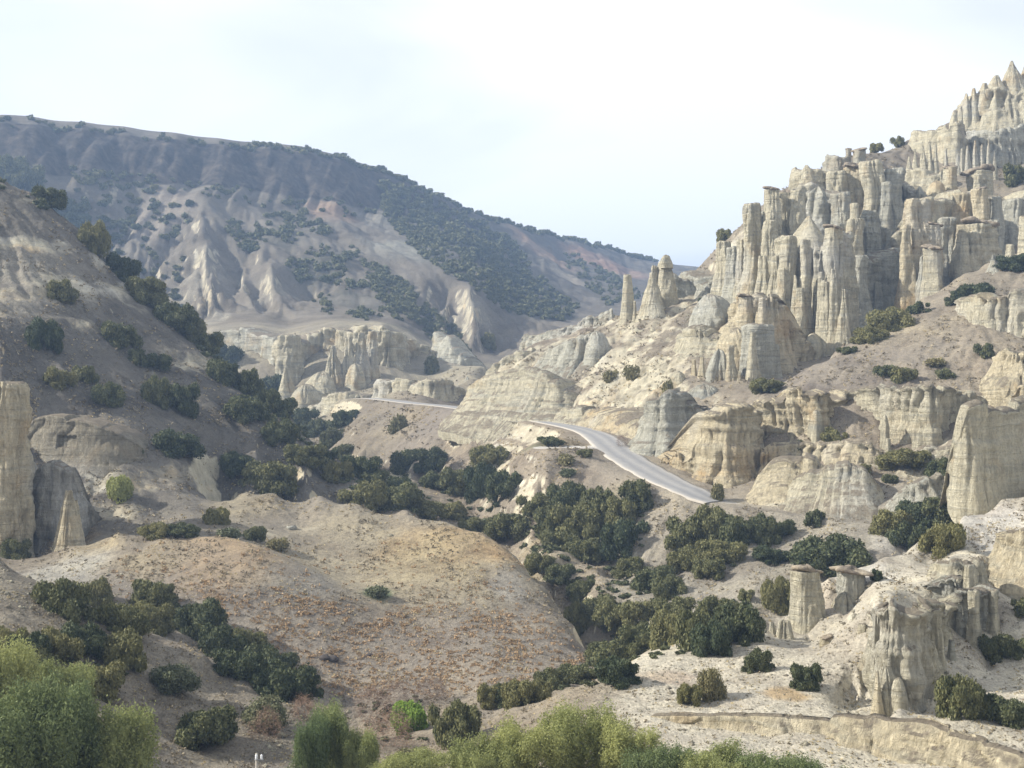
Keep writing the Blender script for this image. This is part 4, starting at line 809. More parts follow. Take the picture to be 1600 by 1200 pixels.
# --- band of cliffs above the road
cliff([(1093,690,748,262),(1101,650,752,258),(1120,642,765,256),(1143,636,772,255),(1168,632,766,257),(1186,640,745,262),(1200,648,730,267)], 'sunny honeycombed bastion where the cliff band meets the road', mat='rock_warm', rib=3.0, amp=0.9, back=22, rise=0.12, batter=0.16, bulge=0.8)
cliff([(1185,626,705,272),(1205,612,700,270),(1235,610,690,268),(1262,607,690,266),(1283,606,690,264),(1300,612,680,270),(1322,614,676,274)], 'left stretch of the cliff band with stained rib and crust brim', mat='rock_warm', rib=3.6, amp=1.3, back=20, rise=0.12, batter=0.12, bulge=0.7, overhang=0.6)
cliff([(1300,612,676,276),(1330,612,676,274),(1358,608,668,266),(1385,606,670,262),(1415,605,676,258),(1440,605,680,255),(1462,604,684,253),(1475,608,680,258),(1500,615,668,266),(1535,618,665,270)], 'middle stretch of the cliff band with a flat sunlit face and dark right side', rib=3.2, amp=0.9, back=24, rise=0.10, batter=0.08, bulge=0.55, overhang=0.6)
cliff([(1188,705,730,256),(1215,694,722,257),(1250,690,716,256),(1290,694,718,254),(1330,690,712,252),(1370,694,712,250)], 'low broken ledge joining the sunny bastion to the talus', name='rock_ledge', mat='rock_warm', rib=2.4, amp=0.9, rough=1.3, back=7, rise=0.2, batter=0.35)
cliff([(1440,700,722,246),(1475,694,722,243),(1510,690,720,242),(1550,686,716,244)], 'crumbly ledge behind the top of the huge slab', name='rock_ledge', rib=2.2, amp=0.9, rough=1.3, back=7, rise=0.2, batter=0.35)
cliff([(1455,612,650,262),(1490,610,655,260),(1525,614,660,262),(1560,622,655,266)], 'right end stretch of the cliff band in broken blocks', rib=2.6, amp=1.2, rough=1.3, back=14, rise=0.1, batter=0.15, overhang=0.4)
column(1383,648,672,5,13,256,'dome','small brown knob stuck on the cliff band face',mat='rock',name='boulder',cat='boulder',ribs=4)
column(1276,640,672,12,26,264,'dome','bulging rib end under the stained brim',mat='rock',name='rock_knoll',cat='knoll',ribs=5)
column(1388,685,702,7,9,250,'flat','tiny free-standing stub on the talus below the cliff band',name='rock_finger',cat='rock finger',ribs=4,bury=1)
cliff([(1168,772,782,246),(1185,728,784,244),(1215,706,784,243),(1250,710,785,242),(1275,724,786,241),(1290,745,787,241)], 'smooth buff slope of rock rising from the verge', name='rock_dome', cat='rock dome', mat='rock_warm', rib=5.5, amp=0.7, back=16, rise=0.2, batter=0.7, power=1.3)
cliff([(1230,752,786,240),(1260,738,788,238),(1300,727,790,236),(1335,724,790,235),(1362,742,790,235),(1378,765,790,236)], 'pale dome with a row of tiny flutes across its brow', name='rock_dome', cat='rock dome', rib=1.5, amp=0.35, back=18, rise=0.12, batter=0.8, power=1.5)
cliff([(1400,775,796,228),(1425,758,798,226),(1450,748,790,226),(1478,742,775,228)], 'striped grey badland knoll at the foot of the shaded slab', name='rock_knoll', cat='knoll', mat='rock_grey', rib=1.3, amp=0.45, back=10, rise=0.1, batter=0.7)
cliff([(1478,745,756,218),(1479,738,757,213),(1483,712,758,210),(1488,690,759,208),(1498,668,760,207),(1512,641,762,206),(1540,634,765,208),(1580,632,768,214),(1630,615,770,222),(1700,600,770,232)], 'huge smooth slab of rock standing in shade at the right edge', name='rock_slab', cat='rock slab', rib=7, amp=0.45, rough=1.1, jag=0.7, back=7, rise=0.05, batter=0.10, bulge=0.3, power=1.2, up=0.4, ends=False)
cliff([(1500,470,512,312),(1515,463,516,305),(1540,462,512,300),(1570,458,508,298),(1620,452,500,296)], 'ragged overhanging outcrop high on the right terrace', name='rock_outcrop', cat='rock outcrop', rib=3.2, amp=1.3, back=16, batter=0.15, overhang=0.7)
cliff([(1548,555,580,268),(1565,545,588,264),(1585,548,590,262),(1620,540,590,262)], 'clump of orange fins below the ragged outcrop', name='rock_outcrop', cat='rock outcrop', mat='rock_warm', rib=1.7, amp=0.8, back=9, batter=0.35)
cliff([(1565,625,640,250),(1590,608,632,248),(1630,600,628,248)], 'pink crumbled block on top of the huge shaded slab', name='boulder', cat='boulder', mat='rock_warm', rib=2.4, amp=0.7, back=7)
column(1553,398,434,3,38,338,'cone','white wrinkled mound between the two oak bushes',mat='rock_grey',name='rock_knoll',cat='knoll',ribs=10)
column(1578,382,404,12,18,345,'flat','small buff stump on the terrace crest',name='rock_finger',cat='rock finger',ribs=4)
column(1602,338,396,14,20,350,'flat','tall pale post of rock cut by the right edge',ribs=4)
column(1440,494,510,4,14,318,'cone','tiny sunlit wrinkle of rock on the terrace path',name='rock_knoll',cat='knoll',ribs=5)
# --- lower right group
column(1260,892,990,50,66,157,'cap','banded hoodoo with a broken brown cap in front of the oaks',name='hoodoo',cat='hoodoo',mat='rock',ribs=5,cap=0.98,flute=0.05,power=1.6,rough=1.2,seed=417)
column(1330,893,945,44,52,162,'cap','white mushroom rock under a wide flat brown slab',name='hoodoo',cat='hoodoo',mat='rock_grey',ribs=6,cap=1.3,flute=0.06,rough=0.8)
column(1318,925,990,52,66,158,'dome','ochre-banded stump carrying the white mushroom rock',name='rock_knoll',cat='knoll',mat='rock',ribs=7)
column(1224,970,1014,24,42,152,'flat','stubby pale block at the left foot of the banded hoodoo',name='rock_stump',cat='rock stump',ribs=6)
column(1292,996,1028,22,30,146,'cap','small buff block with a pink slab lid on the open slope',name='hoodoo',cat='hoodoo',mat='rock_warm',ribs=5,cap=1.1)
column(1340,960,1040,16,30,143,'flat','rounded half-column left of the big ribbed bluff',name='rock_column',mat='rock',ribs=5)
cliff([(1338,948,985,152),(1343,950,1030,146),(1348,952,1065,139),(1354,956,1095,133),(1366,956,1116,129),(1384,952,1122,127),(1400,953,1118,127),(1412,958,1112,128),(1430,956,1098,131),(1452,950,1090,134),(1470,946,1080,138),(1486,940,1068,143),(1498,930,1050,149)], 'big ribbed bluff with crusted rim and shaded right side', rib=2.3, amp=1.15, rough=1.3, jag=1.4, back=9, rise=0.08, batter=0.10, bulge=0.5, overhang=0.4, ends=False)
cliff([(1440,918,985,148),(1462,898,1000,146),(1490,905,1030,144),(1515,915,1050,144),(1545,915,1040,147),(1572,918,1015,152)], 'stepped dark wall of ledges behind the ribbed bluff', rib=2.6, amp=1.0, back=8, ends=False, rise=0.05, batter=0.12, overhang=0.7, bulge=0.7, mat='rock_grey')
cliff([(1458,880,905,156),(1480,876,912,153),(1510,872,915,153),(1540,878,918,155)], 'upper ledge with a dark lip above the stepped wall', name='rock_ledge', rib=1.8, amp=0.6, back=6, rise=0.05, overhang=0.5, batter=0.3, ends=False)
column(1384,1040,1115,26,46,126,'dome','lower bulge with a rounded cap on the bluff foot',name='rock_knoll',cat='knoll',mat='rock',ribs=6)
column(1404,1058,1112,12,28,125,'dome','twin small bulge right of the rounded cap',name='rock_knoll',cat='knoll',mat='rock',ribs=5)
column(1372,1050,1118,5,24,125,'cone','yellowish rib propping the bluff toe',name='rock_buttress',cat='buttress',mat='rock_warm',ribs=5)
column(1487,1000,1065,7,26,138,'cone','thin pale needle against the dark wall behind the tall bush',name='rock_needle',cat='rock needle',mat='rock_grey',ribs=5)
cliff([(1545,838,870,165),(1565,830,880,160),(1590,832,885,158),(1630,825,885,158)], 'yellowish fluted outcrop high at the right edge above the ledges', name='rock_outcrop', cat='rock outcrop', mat='rock_warm', rib=1.6, amp=0.6, back=10, batter=0.4)
cliff([(1000,1116,1150,118),(1060,1114,1158,117),(1120,1113,1162,116),(1180,1113,1166,115),(1240,1115,1172,114),(1310,1117,1180,113),(1330,1122,1184,111),(1380,1124,1190,110),(1420,1130,1195,108),(1450,1134,1205,107),(1520,1150,1215,105),(1600,1175,1230,101),(1700,1200,1260,98)], 'long eroded cut bank along the bottom right under the stony path', name='rock_bank', cat='bank', mat='rock_warm', rib=4.2, amp=0.45, rough=1.6, bulge=0.5, back=2.5, rise=0.0, batter=0.8, power=1.4, overhang=0.0, jag=0.25)
for px, t, b, wt, wb, Y, st_, l in [(1371,958,1110,16,30,131,'flat','bright left corner rib of the ribbed bluff'),(1398,960,1100,16,28,130,'flat','second rib of the ribbed bluff under a crust lip'),(1425,962,1080,14,28,132,'flat','shaded third rib of the ribbed bluff'),(1462,952,1070,22,34,136,'flat','shaded wide rib at the right of the ribbed bluff'),(1348,975,1060,12,30,140,'cone','leaning fin at the left flank of the ribbed bluff'),(1520,925,1035,16,26,144,'flat','rounded rib of the stepped dark wall'),(1550,922,1030,20,30,147,'flat','outer rib of the stepped dark wall'),(1205,972,1008,10,26,153,'cone','pale crumbled nub left of the stubby block'),(1306,1000,1040,8,30,145,'dome','low pale hump beside the small capped block'),(1515,882,925,18,30,152,'flat','squat block at the right of the upper ledge')]:
    column(px,t,b,wt,wb,Y,st_,l,name='rock_buttress',cat='buttress',ribs=5,rough=1.2,mat='rock')
# --- bench of cliffs in the middle distance
cliff([(330,518,570,606),(362,514,575,600),(400,520,600,590),(428,524,600,580)], 'flat shaded stretch of the distant bench cliff behind the left hill', mat='rock_grey', rib=6, amp=1.0, back=30, batter=0.05)
cliff([(424,535,600,585),(432,524,590,574),(455,523,600,570),(473,524,600,572),(480,520,600,580),(500,516,600,584),(530,513,600,578),(560,512,596,570),(590,512,590,566),(612,514,590,562),(630,518,588,570),(650,530,585,585),(680,545,585,600),(705,556,584,610)], 'long fluted bench cliff with a pale rounded rim', rib=5.5, amp=2.6, back=40, batter=0.10, jag=1.0)
for px, t, b, wt, wb, Y, l, st_ in [(452,524,600,38,42,566,'squared buttress jutting from the bench cliff','flat'),(520,540,640,8,60,545,'first long flute sloping out from the bench cliff','cone'),(545,528,630,10,60,548,'second long flute with a bright left edge','cone'),(566,520,625,10,44,548,'third flute running down to the scree','cone'),(582,518,610,12,34,552,'sharp bright rib below the bench rim','cone'),(504,580,630,14,60,538,'pale lump at the base of the long flutes','dome'),(555,568,615,14,34,540,'rounded grey lump in the shade of the flutes','dome'),(478,600,636,10,50,530,'low pale wedge at the left foot of the bench','dome'),(448,575,620,6,40,548,'small white cone under the squared buttress','cone')]:
    column(px,t,b,wt,wb,Y,st_,l,name='rock_buttress',cat='buttress',ribs=6,flute=0.16)
cliff([(478,632,655,520),(495,618,652,514),(520,614,650,508),(545,613,648,506),(572,614,640,508)], 'low dark-fluted scarp in front of the bench cliff', name='rock_ledge', rib=3.4, amp=1.4, back=24, batter=0.3, rise=0.08)
cliff([(586,598,622,492),(600,592,624,484),(628,588,624,480),(640,594,626,478)], 'left half of the pale knoll above the far end of the road', name='rock_knoll', cat='knoll', rib=3.2, amp=1.3, back=14, batter=0.3, rise=0.12)
cliff([(632,612,628,474),(648,598,628,468),(675,590,628,464),(700,592,627,466),(720,602,626,472),(728,615,626,478)], 'right half of the pale knoll with a shaded flank above the road', name='rock_knoll', cat='knoll', rib=3.0, amp=0.9, back=16, batter=0.25, rise=0.15)
cliff([(668,518,560,610),(690,522,575,600),(706,535,590,592),(722,552,592,590)], 'whitish crumbling spur at the right end of the bench', name='rock_outcrop', cat='rock outcrop', mat='rock_grey', rib=4, amp=1.6, back=20, batter=0.4)
column(730,588,606,3,20,500,'cone','little white blade beside the valley mouth',name='rock_pinnacle',cat='rock pinnacle',mat='rock_grey',ribs=4)
# --- left foreground towers
column(6,598,838,50,84,208,'flat','tall ribbed tower cut by the left edge',name='rock_tower',cat='rock tower',mat='rock_warm',ribs=7,power=1.2,flute=0.16,rough=1.4)
column(-40,560,838,60,100,214,'flat','wide tower outside the left edge',name='rock_tower',cat='rock tower',ribs=7)
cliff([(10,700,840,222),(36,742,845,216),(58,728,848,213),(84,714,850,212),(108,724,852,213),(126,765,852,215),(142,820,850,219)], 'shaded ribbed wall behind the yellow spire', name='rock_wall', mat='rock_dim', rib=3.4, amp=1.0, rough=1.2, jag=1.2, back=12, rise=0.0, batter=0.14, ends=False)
column(110,766,856,7,50,206,'cone','small yellow spire in full sun at the foot of the left hill',name='rock_pinnacle',cat='rock pinnacle',mat='rock_warm',ribs=6,flute=0.2,rough=1.5)
column(117,782,854,10,40,206.5,'cone','banded yellow shaft behind the sunny spire tip',name='rock_column',mat='rock_warm',ribs=5,cpow=0.9)
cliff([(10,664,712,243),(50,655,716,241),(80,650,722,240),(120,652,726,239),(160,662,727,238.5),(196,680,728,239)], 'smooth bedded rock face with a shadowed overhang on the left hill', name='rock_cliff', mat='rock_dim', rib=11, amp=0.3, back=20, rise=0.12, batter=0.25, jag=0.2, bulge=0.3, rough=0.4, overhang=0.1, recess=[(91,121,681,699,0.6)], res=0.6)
# ================================================================ PLANTS
def leaves_np(rng, cen, out, size, asp=0.6, upbias=0.0, rnd=0.8):
    n = len(cen); nrm = out*0.8+rng.normal(size=(n, 3))*rnd; nrm /= np.linalg.norm(nrm, axis=1)[:, None]+1e-9
    a = np.cross(nrm, rng.normal(size=(n, 3))+np.array([0, 0, upbias])); a /= np.linalg.norm(a, axis=1)[:, None]+1e-9
    b = np.cross(nrm, a); sz = size*rng.uniform(0.6, 1.3, n)[:, None]
    return np.stack([cen-a*sz, cen+b*sz*asp, cen+a*sz, cen-b*sz*asp], 1)
def crown_mesh(name, n_leaf, mat, seed, size=0.12, lobes=9, spread=0.5, lr=(0.34, 0.52), core=0.84, asp=0.6, top=1.0, low=0.0, droop=False, fuzz=0.1, hr=(0.28, 0.72), mid=0.55, cr=(8, 6)):
    rng = np.random.default_rng(seed); L = []
    for k in range(lobes):
        a = rng.uniform(0, 2*math.pi); q_ = rng.uniform(0.2, 1)**0.6*spread; h = rng.uniform(*hr)
        L.append((q_*math.cos(a), q_*math.sin(a), low+h*(top-low)*(1-0.25*q_), rng.uniform(*lr)))
    L.append((0, 0, 0.45, mid)); L = np.array(L); zsc = 0.62
    vol = L[:, 3]**2; pick = rng.choice(len(L), n_leaf*2, p=vol/vol.sum())
    d = rng.normal(size=(n_leaf*2, 3)); d[:, 2] += 0.25; d /= np.linalg.norm(d, axis=1)[:, None]
    rr_ = L[pick, 3]*(1+rng.normal(size=n_leaf*2)*fuzz); sc_ = np.array([1, 1, zsc*1.1])
    cen = L[pick, :3]+d*rr_[:, None]*sc_
    keep = np.ones(len(cen), bool)
    for k in range(len(L)):
        dd = (cen-L[k, :3])/sc_; keep &= ~((np.linalg.norm(dd, axis=1) < L[k, 3]*0.82) & (pick != k))
    keep &= cen[:, 2] > -0.04
    cen = cen[keep][:n_leaf]; d = d[keep][:n_leaf]
    Q = leaves_np(rng, cen, d, size, asp, 3.0 if droop else 0.0)
    V = [Q.reshape(-1, 3)]; Fs = [np.arange(len(V[0])).reshape(-1, 4)]; off = len(V[0])
    if core:
        for l in L:
            th = np.arange(cr[0])/cr[0]*2*math.pi; ph = np.linspace(0.15, math.pi-0.15, cr[1])
            v = np.stack([np.outer(np.sin(ph), np.cos(th)), np.outer(np.sin(ph), np.sin(th)), np.repeat(np.cos(ph)[:, None], cr[0], 1)], -1)*l[3]*core*(1+0.12*rng.normal(size=(cr[1], cr[0], 1)))
            v = v*sc_+l[:3]; v[..., :2] *= (0.75+0.25*np.clip(v[..., 2:3]/0.25, 0, 1)); v[..., 2] = np.maximum(v[..., 2], -0.05); V.append(v.reshape(-1, 3)); Fs.append(grid_faces(cr[1], cr[0], True)+off); off += cr[0]*cr[1]
    return mesh_np(name, np.concatenate(V), np.concatenate(Fs), mat, smooth=False)
def trunk_mesh(seed):
    rng = np.random.default_rng(seed); V = []; Fs = []; off = 0
    for k in range(4):
        a = rng.uniform(0, 6.28); p0 = np.array([0.05*math.cos(a), 0.05*math.sin(a), -0.25]); p1 = p0+np.array([0.12*math.cos(a), 0.12*math.sin(a), 0.5]); p2 = p1+np.array([0.25*math.cos(a+.4), 0.25*math.sin(a+.4), 0.3])
        for r0, c in ((0.075, p0), (0.05, p1), (0.02, p2)):
            t = np.arange(6)/6*6.283; V.append(np.stack([c[0]+r0*np.cos(t), c[1]+r0*np.sin(t), c[2]+0*t], -1))
        Fs.append(grid_faces(3, 6, True)+off); off += 18
    return mesh_np('trunk', np.concatenate(V), np.concatenate(Fs), MAT['bark'])
TR = [trunk_mesh(50+k) for k in range(4)]
KIND = {}
def variants(key, n, *a, **k): KIND[key] = [crown_mesh('crown', *(a[:1]), a[1], 100+13*len(KIND)+i, **k) for i in range(n)]
variants('oak_s', 7, 700, MAT['oak'], size=0.14, lobes=7, lr=(0.24, 0.46), spread=0.62, core=0.78, fuzz=0.15)
variants('oak_m', 9, 2600, MAT['oak'], size=0.075, lobes=14, lr=(0.15, 0.38), spread=0.88, hr=(0.18, 0.8), mid=0.42, core=0.78, fuzz=0.15)
variants('oak_l', 7, 8000, MAT['oak'], size=0.045, lobes=26, lr=(0.11, 0.32), spread=0.92, hr=(0.15, 0.82), mid=0.42, core=0.78, fuzz=0.15)
variants('olive_m', 3, 1500, MAT['olive'], size=0.085, lobes=8, core=0.6, fuzz=0.16)
variants('olive_l', 3, 5200, MAT['olive'], size=0.045, lobes=12, lr=(0.2, 0.4), spread=0.6, core=0.6, fuzz=0.18)
variants('willow', 4, 25000, MAT['willow'], size=0.030, lobes=44, lr=(0.08, 0.26), spread=0.92, hr=(0.25, 1.0), mid=0.4, core=0.5, asp=0.26, droop=True, fuzz=0.34)
variants('lime', 2, 6000, MAT['lime'], size=0.045, lobes=12, lr=(0.22, 0.4), spread=0.6, core=0.7)
variants('yellow', 1, 2500, MAT['willow'], size=0.06, lobes=8, core=0.6)
variants('twig', 3, 3500, MAT['twig'], size=0.06, lobes=10, core=0, asp=0.08, fuzz=0.35, droop=True)
variants('far', 8, 44, MAT['oak_far'], size=0.31, lobes=3, core=0.88, fuzz=0.15, cr=(5, 3))
variants('low', 3, 700, MAT['olive'], size=0.12, lobes=7, core=0.5, fuzz=0.2)
NAMES = {'oak': ('oak_shrub', 'oak shrub'), 'olive': ('olive_shrub', 'shrub'), 'willow': ('willow_tree', 'tree'), 'lime': ('leafy_tree', 'tree'), 'yellow': ('leafy_tree', 'tree'), 'twig': ('bare_shrub', 'bare shrub'), 'far': ('oak_shrub', 'oak shrub'), 'low': ('low_shrub', 'shrub')}
prng = random.Random(5)
def plant(x0, x1, y0, y1, kind='oak', label='', group=None, Y=None, crest=None, lo=90, sink=0.10, fore=0.16):
    px = (x0+x1)/2; w = x1-x0; h = y1-y0
    if Y is None:
        p = hit(px, y1-h*fore, lo)
        if p is None: p = hit(px, y1+2, lo)
        if p is None: return None
    else: p = Vector(((px-800)/F*Y, Y, float(ground((px-800)/F*Y, Y))))
    if crest:
        i = int(np.interp((px-800)/F, S_AX, np.arange(len(S_AX)))); j0, j1 = np.searchsorted(Y_AX, crest[0]), np.searchsorted(Y_AX, crest[1])
        j = j0+int(np.argmax(Qt[j0:j1, i])); p = Vector((X[j, i], Y_AX[j], Zt[j, i])); y0 = 600-p.z/p.y*F-h*0.9; y1 = y0+h; Y = None
    s = w/2/F*p.y*1.08; zt = (600-y0)/F*p.y
    z0 = min(p.z, (600-y1)/F*p.y+0.3) if Y is None else p.z
    z0 = max(z0, p.z-0.6*s); H = max(zt-z0, 0.5*s)*(0.86 if kind == 'willow' else 1)
    if kind != 'willow': H = min(H, 2.3*s)
    key = {'oak': 'oak_l' if w > 40 else 'oak_m' if w > 15 else 'oak_s', 'olive': 'olive_l' if w > 46 else 'olive_m'}.get(kind, kind)
    me = prng.choice(KIND[key]); nm, cat = NAMES[kind]; rz = prng.uniform(0, 6.28)
    loc = (p.x, p.y, z0-sink*H)
    sc = (s*prng.uniform(.95, 1.08), s*prng.uniform(.8, 1.0), H*(1+sink))
    if w >= 30 and kind not in ('far', 'low', 'twig'):
        o = empty(nm, loc); o.rotation_euler[2] = rz
        c = link('crown', me, (0,0,0), o); c.scale = sc
        t = link('trunk', prng.choice(TR), (0,0,0), o); t.scale = (s*.8, s*.8, H*0.8)
    else:
        o = link(nm, me, loc); o.scale = sc; o.rotation_euler[2] = rz
    tag(o, label, cat, group); return o
ORD = ['leftmost', 'second from the left', 'third from the left', 'fourth from the left', 'fifth from the left', 'sixth from the left', 'seventh from the left', 'eighth from the left', 'ninth from the left', 'tenth from the left', 'eleventh from the left', 'twelfth from the left']
def thicket(boxes, where, kind='oak', **kw):
    boxes = sorted(boxes, key=lambda b: (b[0]+b[1])/2); n = len(boxes)
    for i, b in enumerate(boxes):
        e_ = 0.13*(b[1]-b[0]) if kind == 'oak' else 0; b = (b[0]-e_, b[1]+e_, b[2]-0.05*(b[3]-b[2]), b[3]+0.06*(b[3]-b[2]))
        if n <= 12: w_ = ORD[i] if i < (n+1)//2 or n < 4 else ('rightmost' if i == n-1 else ORD[n-1-i].replace('left', 'right'))
        else: w_ = 'one'
        plant(*b, kind=kind, label=f'oak, {w_} of those {where}' if kind == 'oak' else f'shrub, {w_} of those {where}', group='oaks '+where if kind == 'oak' else 'shrubs '+where, **kw)

# --- left hill: bushes that stand alone
for b in [
 ((62,120,430,473),'oak','long dark oak clump high on the bare left hill'),
 ((46,98,492,553),'oak','tall dark oak on the left hill near the picture edge'),
 ((151,220,494,546),'oak','lighter-topped round oak in the middle of the upper left hill'),
 ((199,226,542,572),'oak','small round oak just below the lighter-topped one'),
 ((222,266,550,580),'oak','flat dark oak right of the small round one'),
 ((216,268,576,640),'oak','left half of the big oak pair on the left hillside'),
 ((256,315,590,650),'oak','right half of the big oak pair on the left hillside'),
 ((70,118,570,609),'oak','olive-green round oak above the bedded rock face'),
 ((118,152,564,600),'oak','shaded oak behind the olive-green one on the hill rib'),
 ((140,188,594,635),'oak','dark round oak on the rib over the bedded rock face'),
 ((238,316,664,716),'oak','large oval oak alone on the middle of the left hillside'),
 ((344,400,700,742),'oak','left part of the oak clump above the hill foot'),
 ((376,458,712,770),'oak','big round oak at the right of the clump above the hill foot'),
 ((165,210,738,786),'yellow','yellow-green leafy tree in the hollow behind the yellow spire'),
 ((106,128,704,728),'low','little grey bush on the bedded rock face'),
 ((143,166,699,718),'low','little grey bush at the right of the bedded rock face'),
 ((214,226,698,716),'oak','tiny dark bush on the rock rib of the left hill'),
 ((218,262,814,843),'oak','low dark oak left of its twin behind the front mound crest'),
 ((256,308,816,843),'oak','low dark oak right of its twin behind the front mound crest'),
 ((318,356,788,823),'oak','rounded oak on the path between hill and mound'),
 ((382,416,818,850),'oak','compact dark oak at the head of the dip between mounds'),
 ((340,380,824,842),'low','flat grey-green bush next to the compact oak'),
 ((414,452,842,862),'low','dry greyish bush below the compact oak'),
 ((0,44,836,880),'oak','dark oak at the left edge under the tall ribbed tower'),
 ((520,564,636,668),'oak','round oak at the top of the road embankment'),
 ((608,638,644,680),'olive','grey-green bush on the brown embankment under the road'),
 ((694,712,671,688),'oak','tiny dark bush in the middle of the embankment'),
 ((850,878,594,624),'oak','dark round bush on the honeycombed rock dome'),
 ((840,878,678,697),'oak','low oak beside the road above the lay-by'),
 ((903,925,698,716),'oak','small round oak standing at the white lay-by'),
 ((870,900,710,729),'low','grey bush on the slope under the lay-by'),
 ((874,900,731,747),'low','second grey bush further down under the lay-by'),
 ((1094,1122,515,546),'oak','green oak in the cleft of the tower cluster'),
 ((1107,1134,752,786),'olive','thin pale tree at the roadside by the sunny bastion'),
 ((962,984,680,702),'twig','brown twiggy bush on the inside of the road bend'),
 ((1020,1068,660,705),'olive','grey bush against the bedded bluff by the road'),
 ((1252,1291,793,825),'oak','oak under the outer edge of the lower road'),
 ((1202,1245,809,842),'oak','greyer oak left of the one under the road edge'),
 ((1180,1232,850,884),'oak','spreading oak on the saddle of pale ground'),
 ((1232,1346,832,896),'oak','very broad oak behind the two hoodoos'),
 ((1186,1238,898,960),'oak','oak partly hidden behind the banded hoodoo'),
 ((1152,1176,919,940),'oak','ball-shaped little bush left of the banded hoodoo'),
 ((1356,1384,886,910),'oak','dark bush tucked right of the mushroom rock'),
 ((880,938,930,994),'oak','large oak at the foot of the second mound'),
 ((1160,1208,1007,1056),'oak','single oak on the open pale slope'),
 ((1236,1288,1030,1083),'oak','very dark compact oak below the small capped block'),
 ((1056,1100,1064,1106),'oak','darker left bush of the pair on the pale slope'),
 ((1084,1140,1038,1102),'olive','greyer right bush of the pair on the pale slope'),
 ((922,998,1022,1078),'oak','green oak where the pale slope meets the gully'),
 ((1463,1548,1038,1130),'oak','tall bushy oak at the bottom right by the stony path'),
 ((1545,1612,1080,1140),'oak','wide oak right of the tall bushy one at the stony path'),
 ((1534,1602,978,1037),'oak','oak at the right edge below the stepped wall'),
 ((1580,1612,930,968),'oak','small oak cut by the right edge at the ledges'),
 ((1566,1612,716,768),'oak','oak at the foot of the huge shaded slab'),
 ((1310,1338,538,555),'oak','small oak on the terrace edge below the spire'),
 ((1284,1312,530,556),'oak','shaded oak at the foot of the sharp spire'),
 ((1486,1556,434,478),'oak','broad oak on the upper right terrace'),
 ((1500,1552,390,422),'oak','dark oak under the roofed block'),
 ((1554,1612,394,424),'oak','oak at the right edge beside the white wrinkled mound'),
 ((1368,1404,566,590),'oak','left bush of the pair above the cliff band brim'),
 ((1398,1437,568,600),'oak','right bush of the pair above the cliff band brim'),
 ((1456,1490,572,596),'oak','lone bush right of the pair above the cliff band'),
 ((1526,1553,534,561),'oak','dark bush beside the orange fins'),
 ((1284,1321,666,692),'oak','bush at the base of the left cliff band stretch'),
 ((1226,1264,686,716),'oak','bush above the smooth buff rock slope'),
 ((1384,1456,698,734),'oak','wide low oak on the talus below the cliff band'),
 ((1446,1488,708,750),'oak','oak against the sunlit edge of the huge slab'),
 ((1335,1364,721,742),'oak','bush on the brow of the pale fluted dome'),
 ((1374,1403,737,758),'oak','dark bush right of the pale fluted dome'),
 ((1418,1452,468,492),'oak','small oak beside the terrace path'),
 ((1398,1430,456,482),'oak','half-hidden oak at the foot of the goblet pillar'),
 ((1480,1504,462,478),'oak','flat bush under the broad terrace oak'),
 ((1440,1482,560,575),'low','dry bush on the brown terrace'),
 ((748,778,513,546),'oak','solitary dark tree on the spur above the valley mouth'),
 ((660,690,552,588),'olive','grey bush on the far bench slope'),
 ((1030,1056,596,625),'low','pale bush on the gullied slope'),
 ((940,968,580,600),'low','dry bush halfway up the gullied slope'),
 ((975,1000,572,596),'low','another dry bush higher on the gullied slope'),
 ((232,314,1034,1084),'olive','feathery olive-green shrub on the front spur'),
 ((266,378,1098,1173),'oak','big round dark oak alone at the bottom left'),
 ((366,462,1084,1140),'olive','grey-green spreading shrub right of the round oak'),
 ((672,748,1080,1172),'oak','dark upright oak beside the bright green tree'),
 ((602,680,1088,1154),'lime','bright lime-green tree in the stream bed'),
 ((568,606,914,935),'low','patch of fresh green bush in the dip between the mounds')]:
    plant(*b[0], kind=b[1], label=b[2])
# skyline bushes on the right mountain
plant(1094,1117,374,396,'oak','lone dark tree on the skyline left of the big cliff',crest=(405,470))
plant(1122,1148,366,392,'oak','pale thin bush on the skyline next to the lone tree',crest=(405,470))
plant(1356,1381,219,240,'oak','round bush on the grassy skyline above the cliff',crest=(425,500))
plant(1394,1416,218,236,'oak','low bush right of the round skyline bush',crest=(425,500))
plant(1555,1568,104,120,'oak','tiny tree beside the summit peak',crest=(470,600))
plant(1572,1612,250,285,'oak','dark oak in the cleft under the striped grey wall',Y=424)
# --- clumps
thicket([(-10,40,238,290),(20,66,252,298),(50,98,290,324),(80,128,305,342),(100,140,330,358),(126,166,342,398),(166,212,394,436),(202,252,428,474),(252,300,470,520),(276,318,490,535),(304,346,514,552)], 'on the crest of the left hill', lo=250)
thicket([(336,378,536,572),(330,372,556,600),(366,408,570,616),(404,442,584,620),(392,432,600,640),(360,412,614,656),(420,462,618,656),(446,490,630,668),(476,512,648,684),(500,536,664,700),(412,458,654,694)], 'crowding the right shoulder of the left hill', lo=240)
thicket([(448,500,690,726),(486,520,692,730),(510,546,716,752),(534,590,708,754),(560,604,728,762),(600,640,738,775),(540,598,750,797),(590,650,752,795),(638,690,776,808),(682,724,780,810),(520,560,690,722)], 'along the gully at the left hill foot')
thicket([(616,662,694,734),(652,702,692,736),(690,742,724,776),(728,775,722,782),(768,814,734,782),(740,792,694,730),(664,706,736,768)], 'on the slope below the far road')
thicket([(722,762,802,834),(764,832,800,844),(820,870,764,806),(836,890,790,838),(858,912,752,800),(880,940,778,838),(912,960,760,812),(940,990,770,822),(944,1002,800,862),(970,1016,745,800)], 'filling the gully under the lay-by')
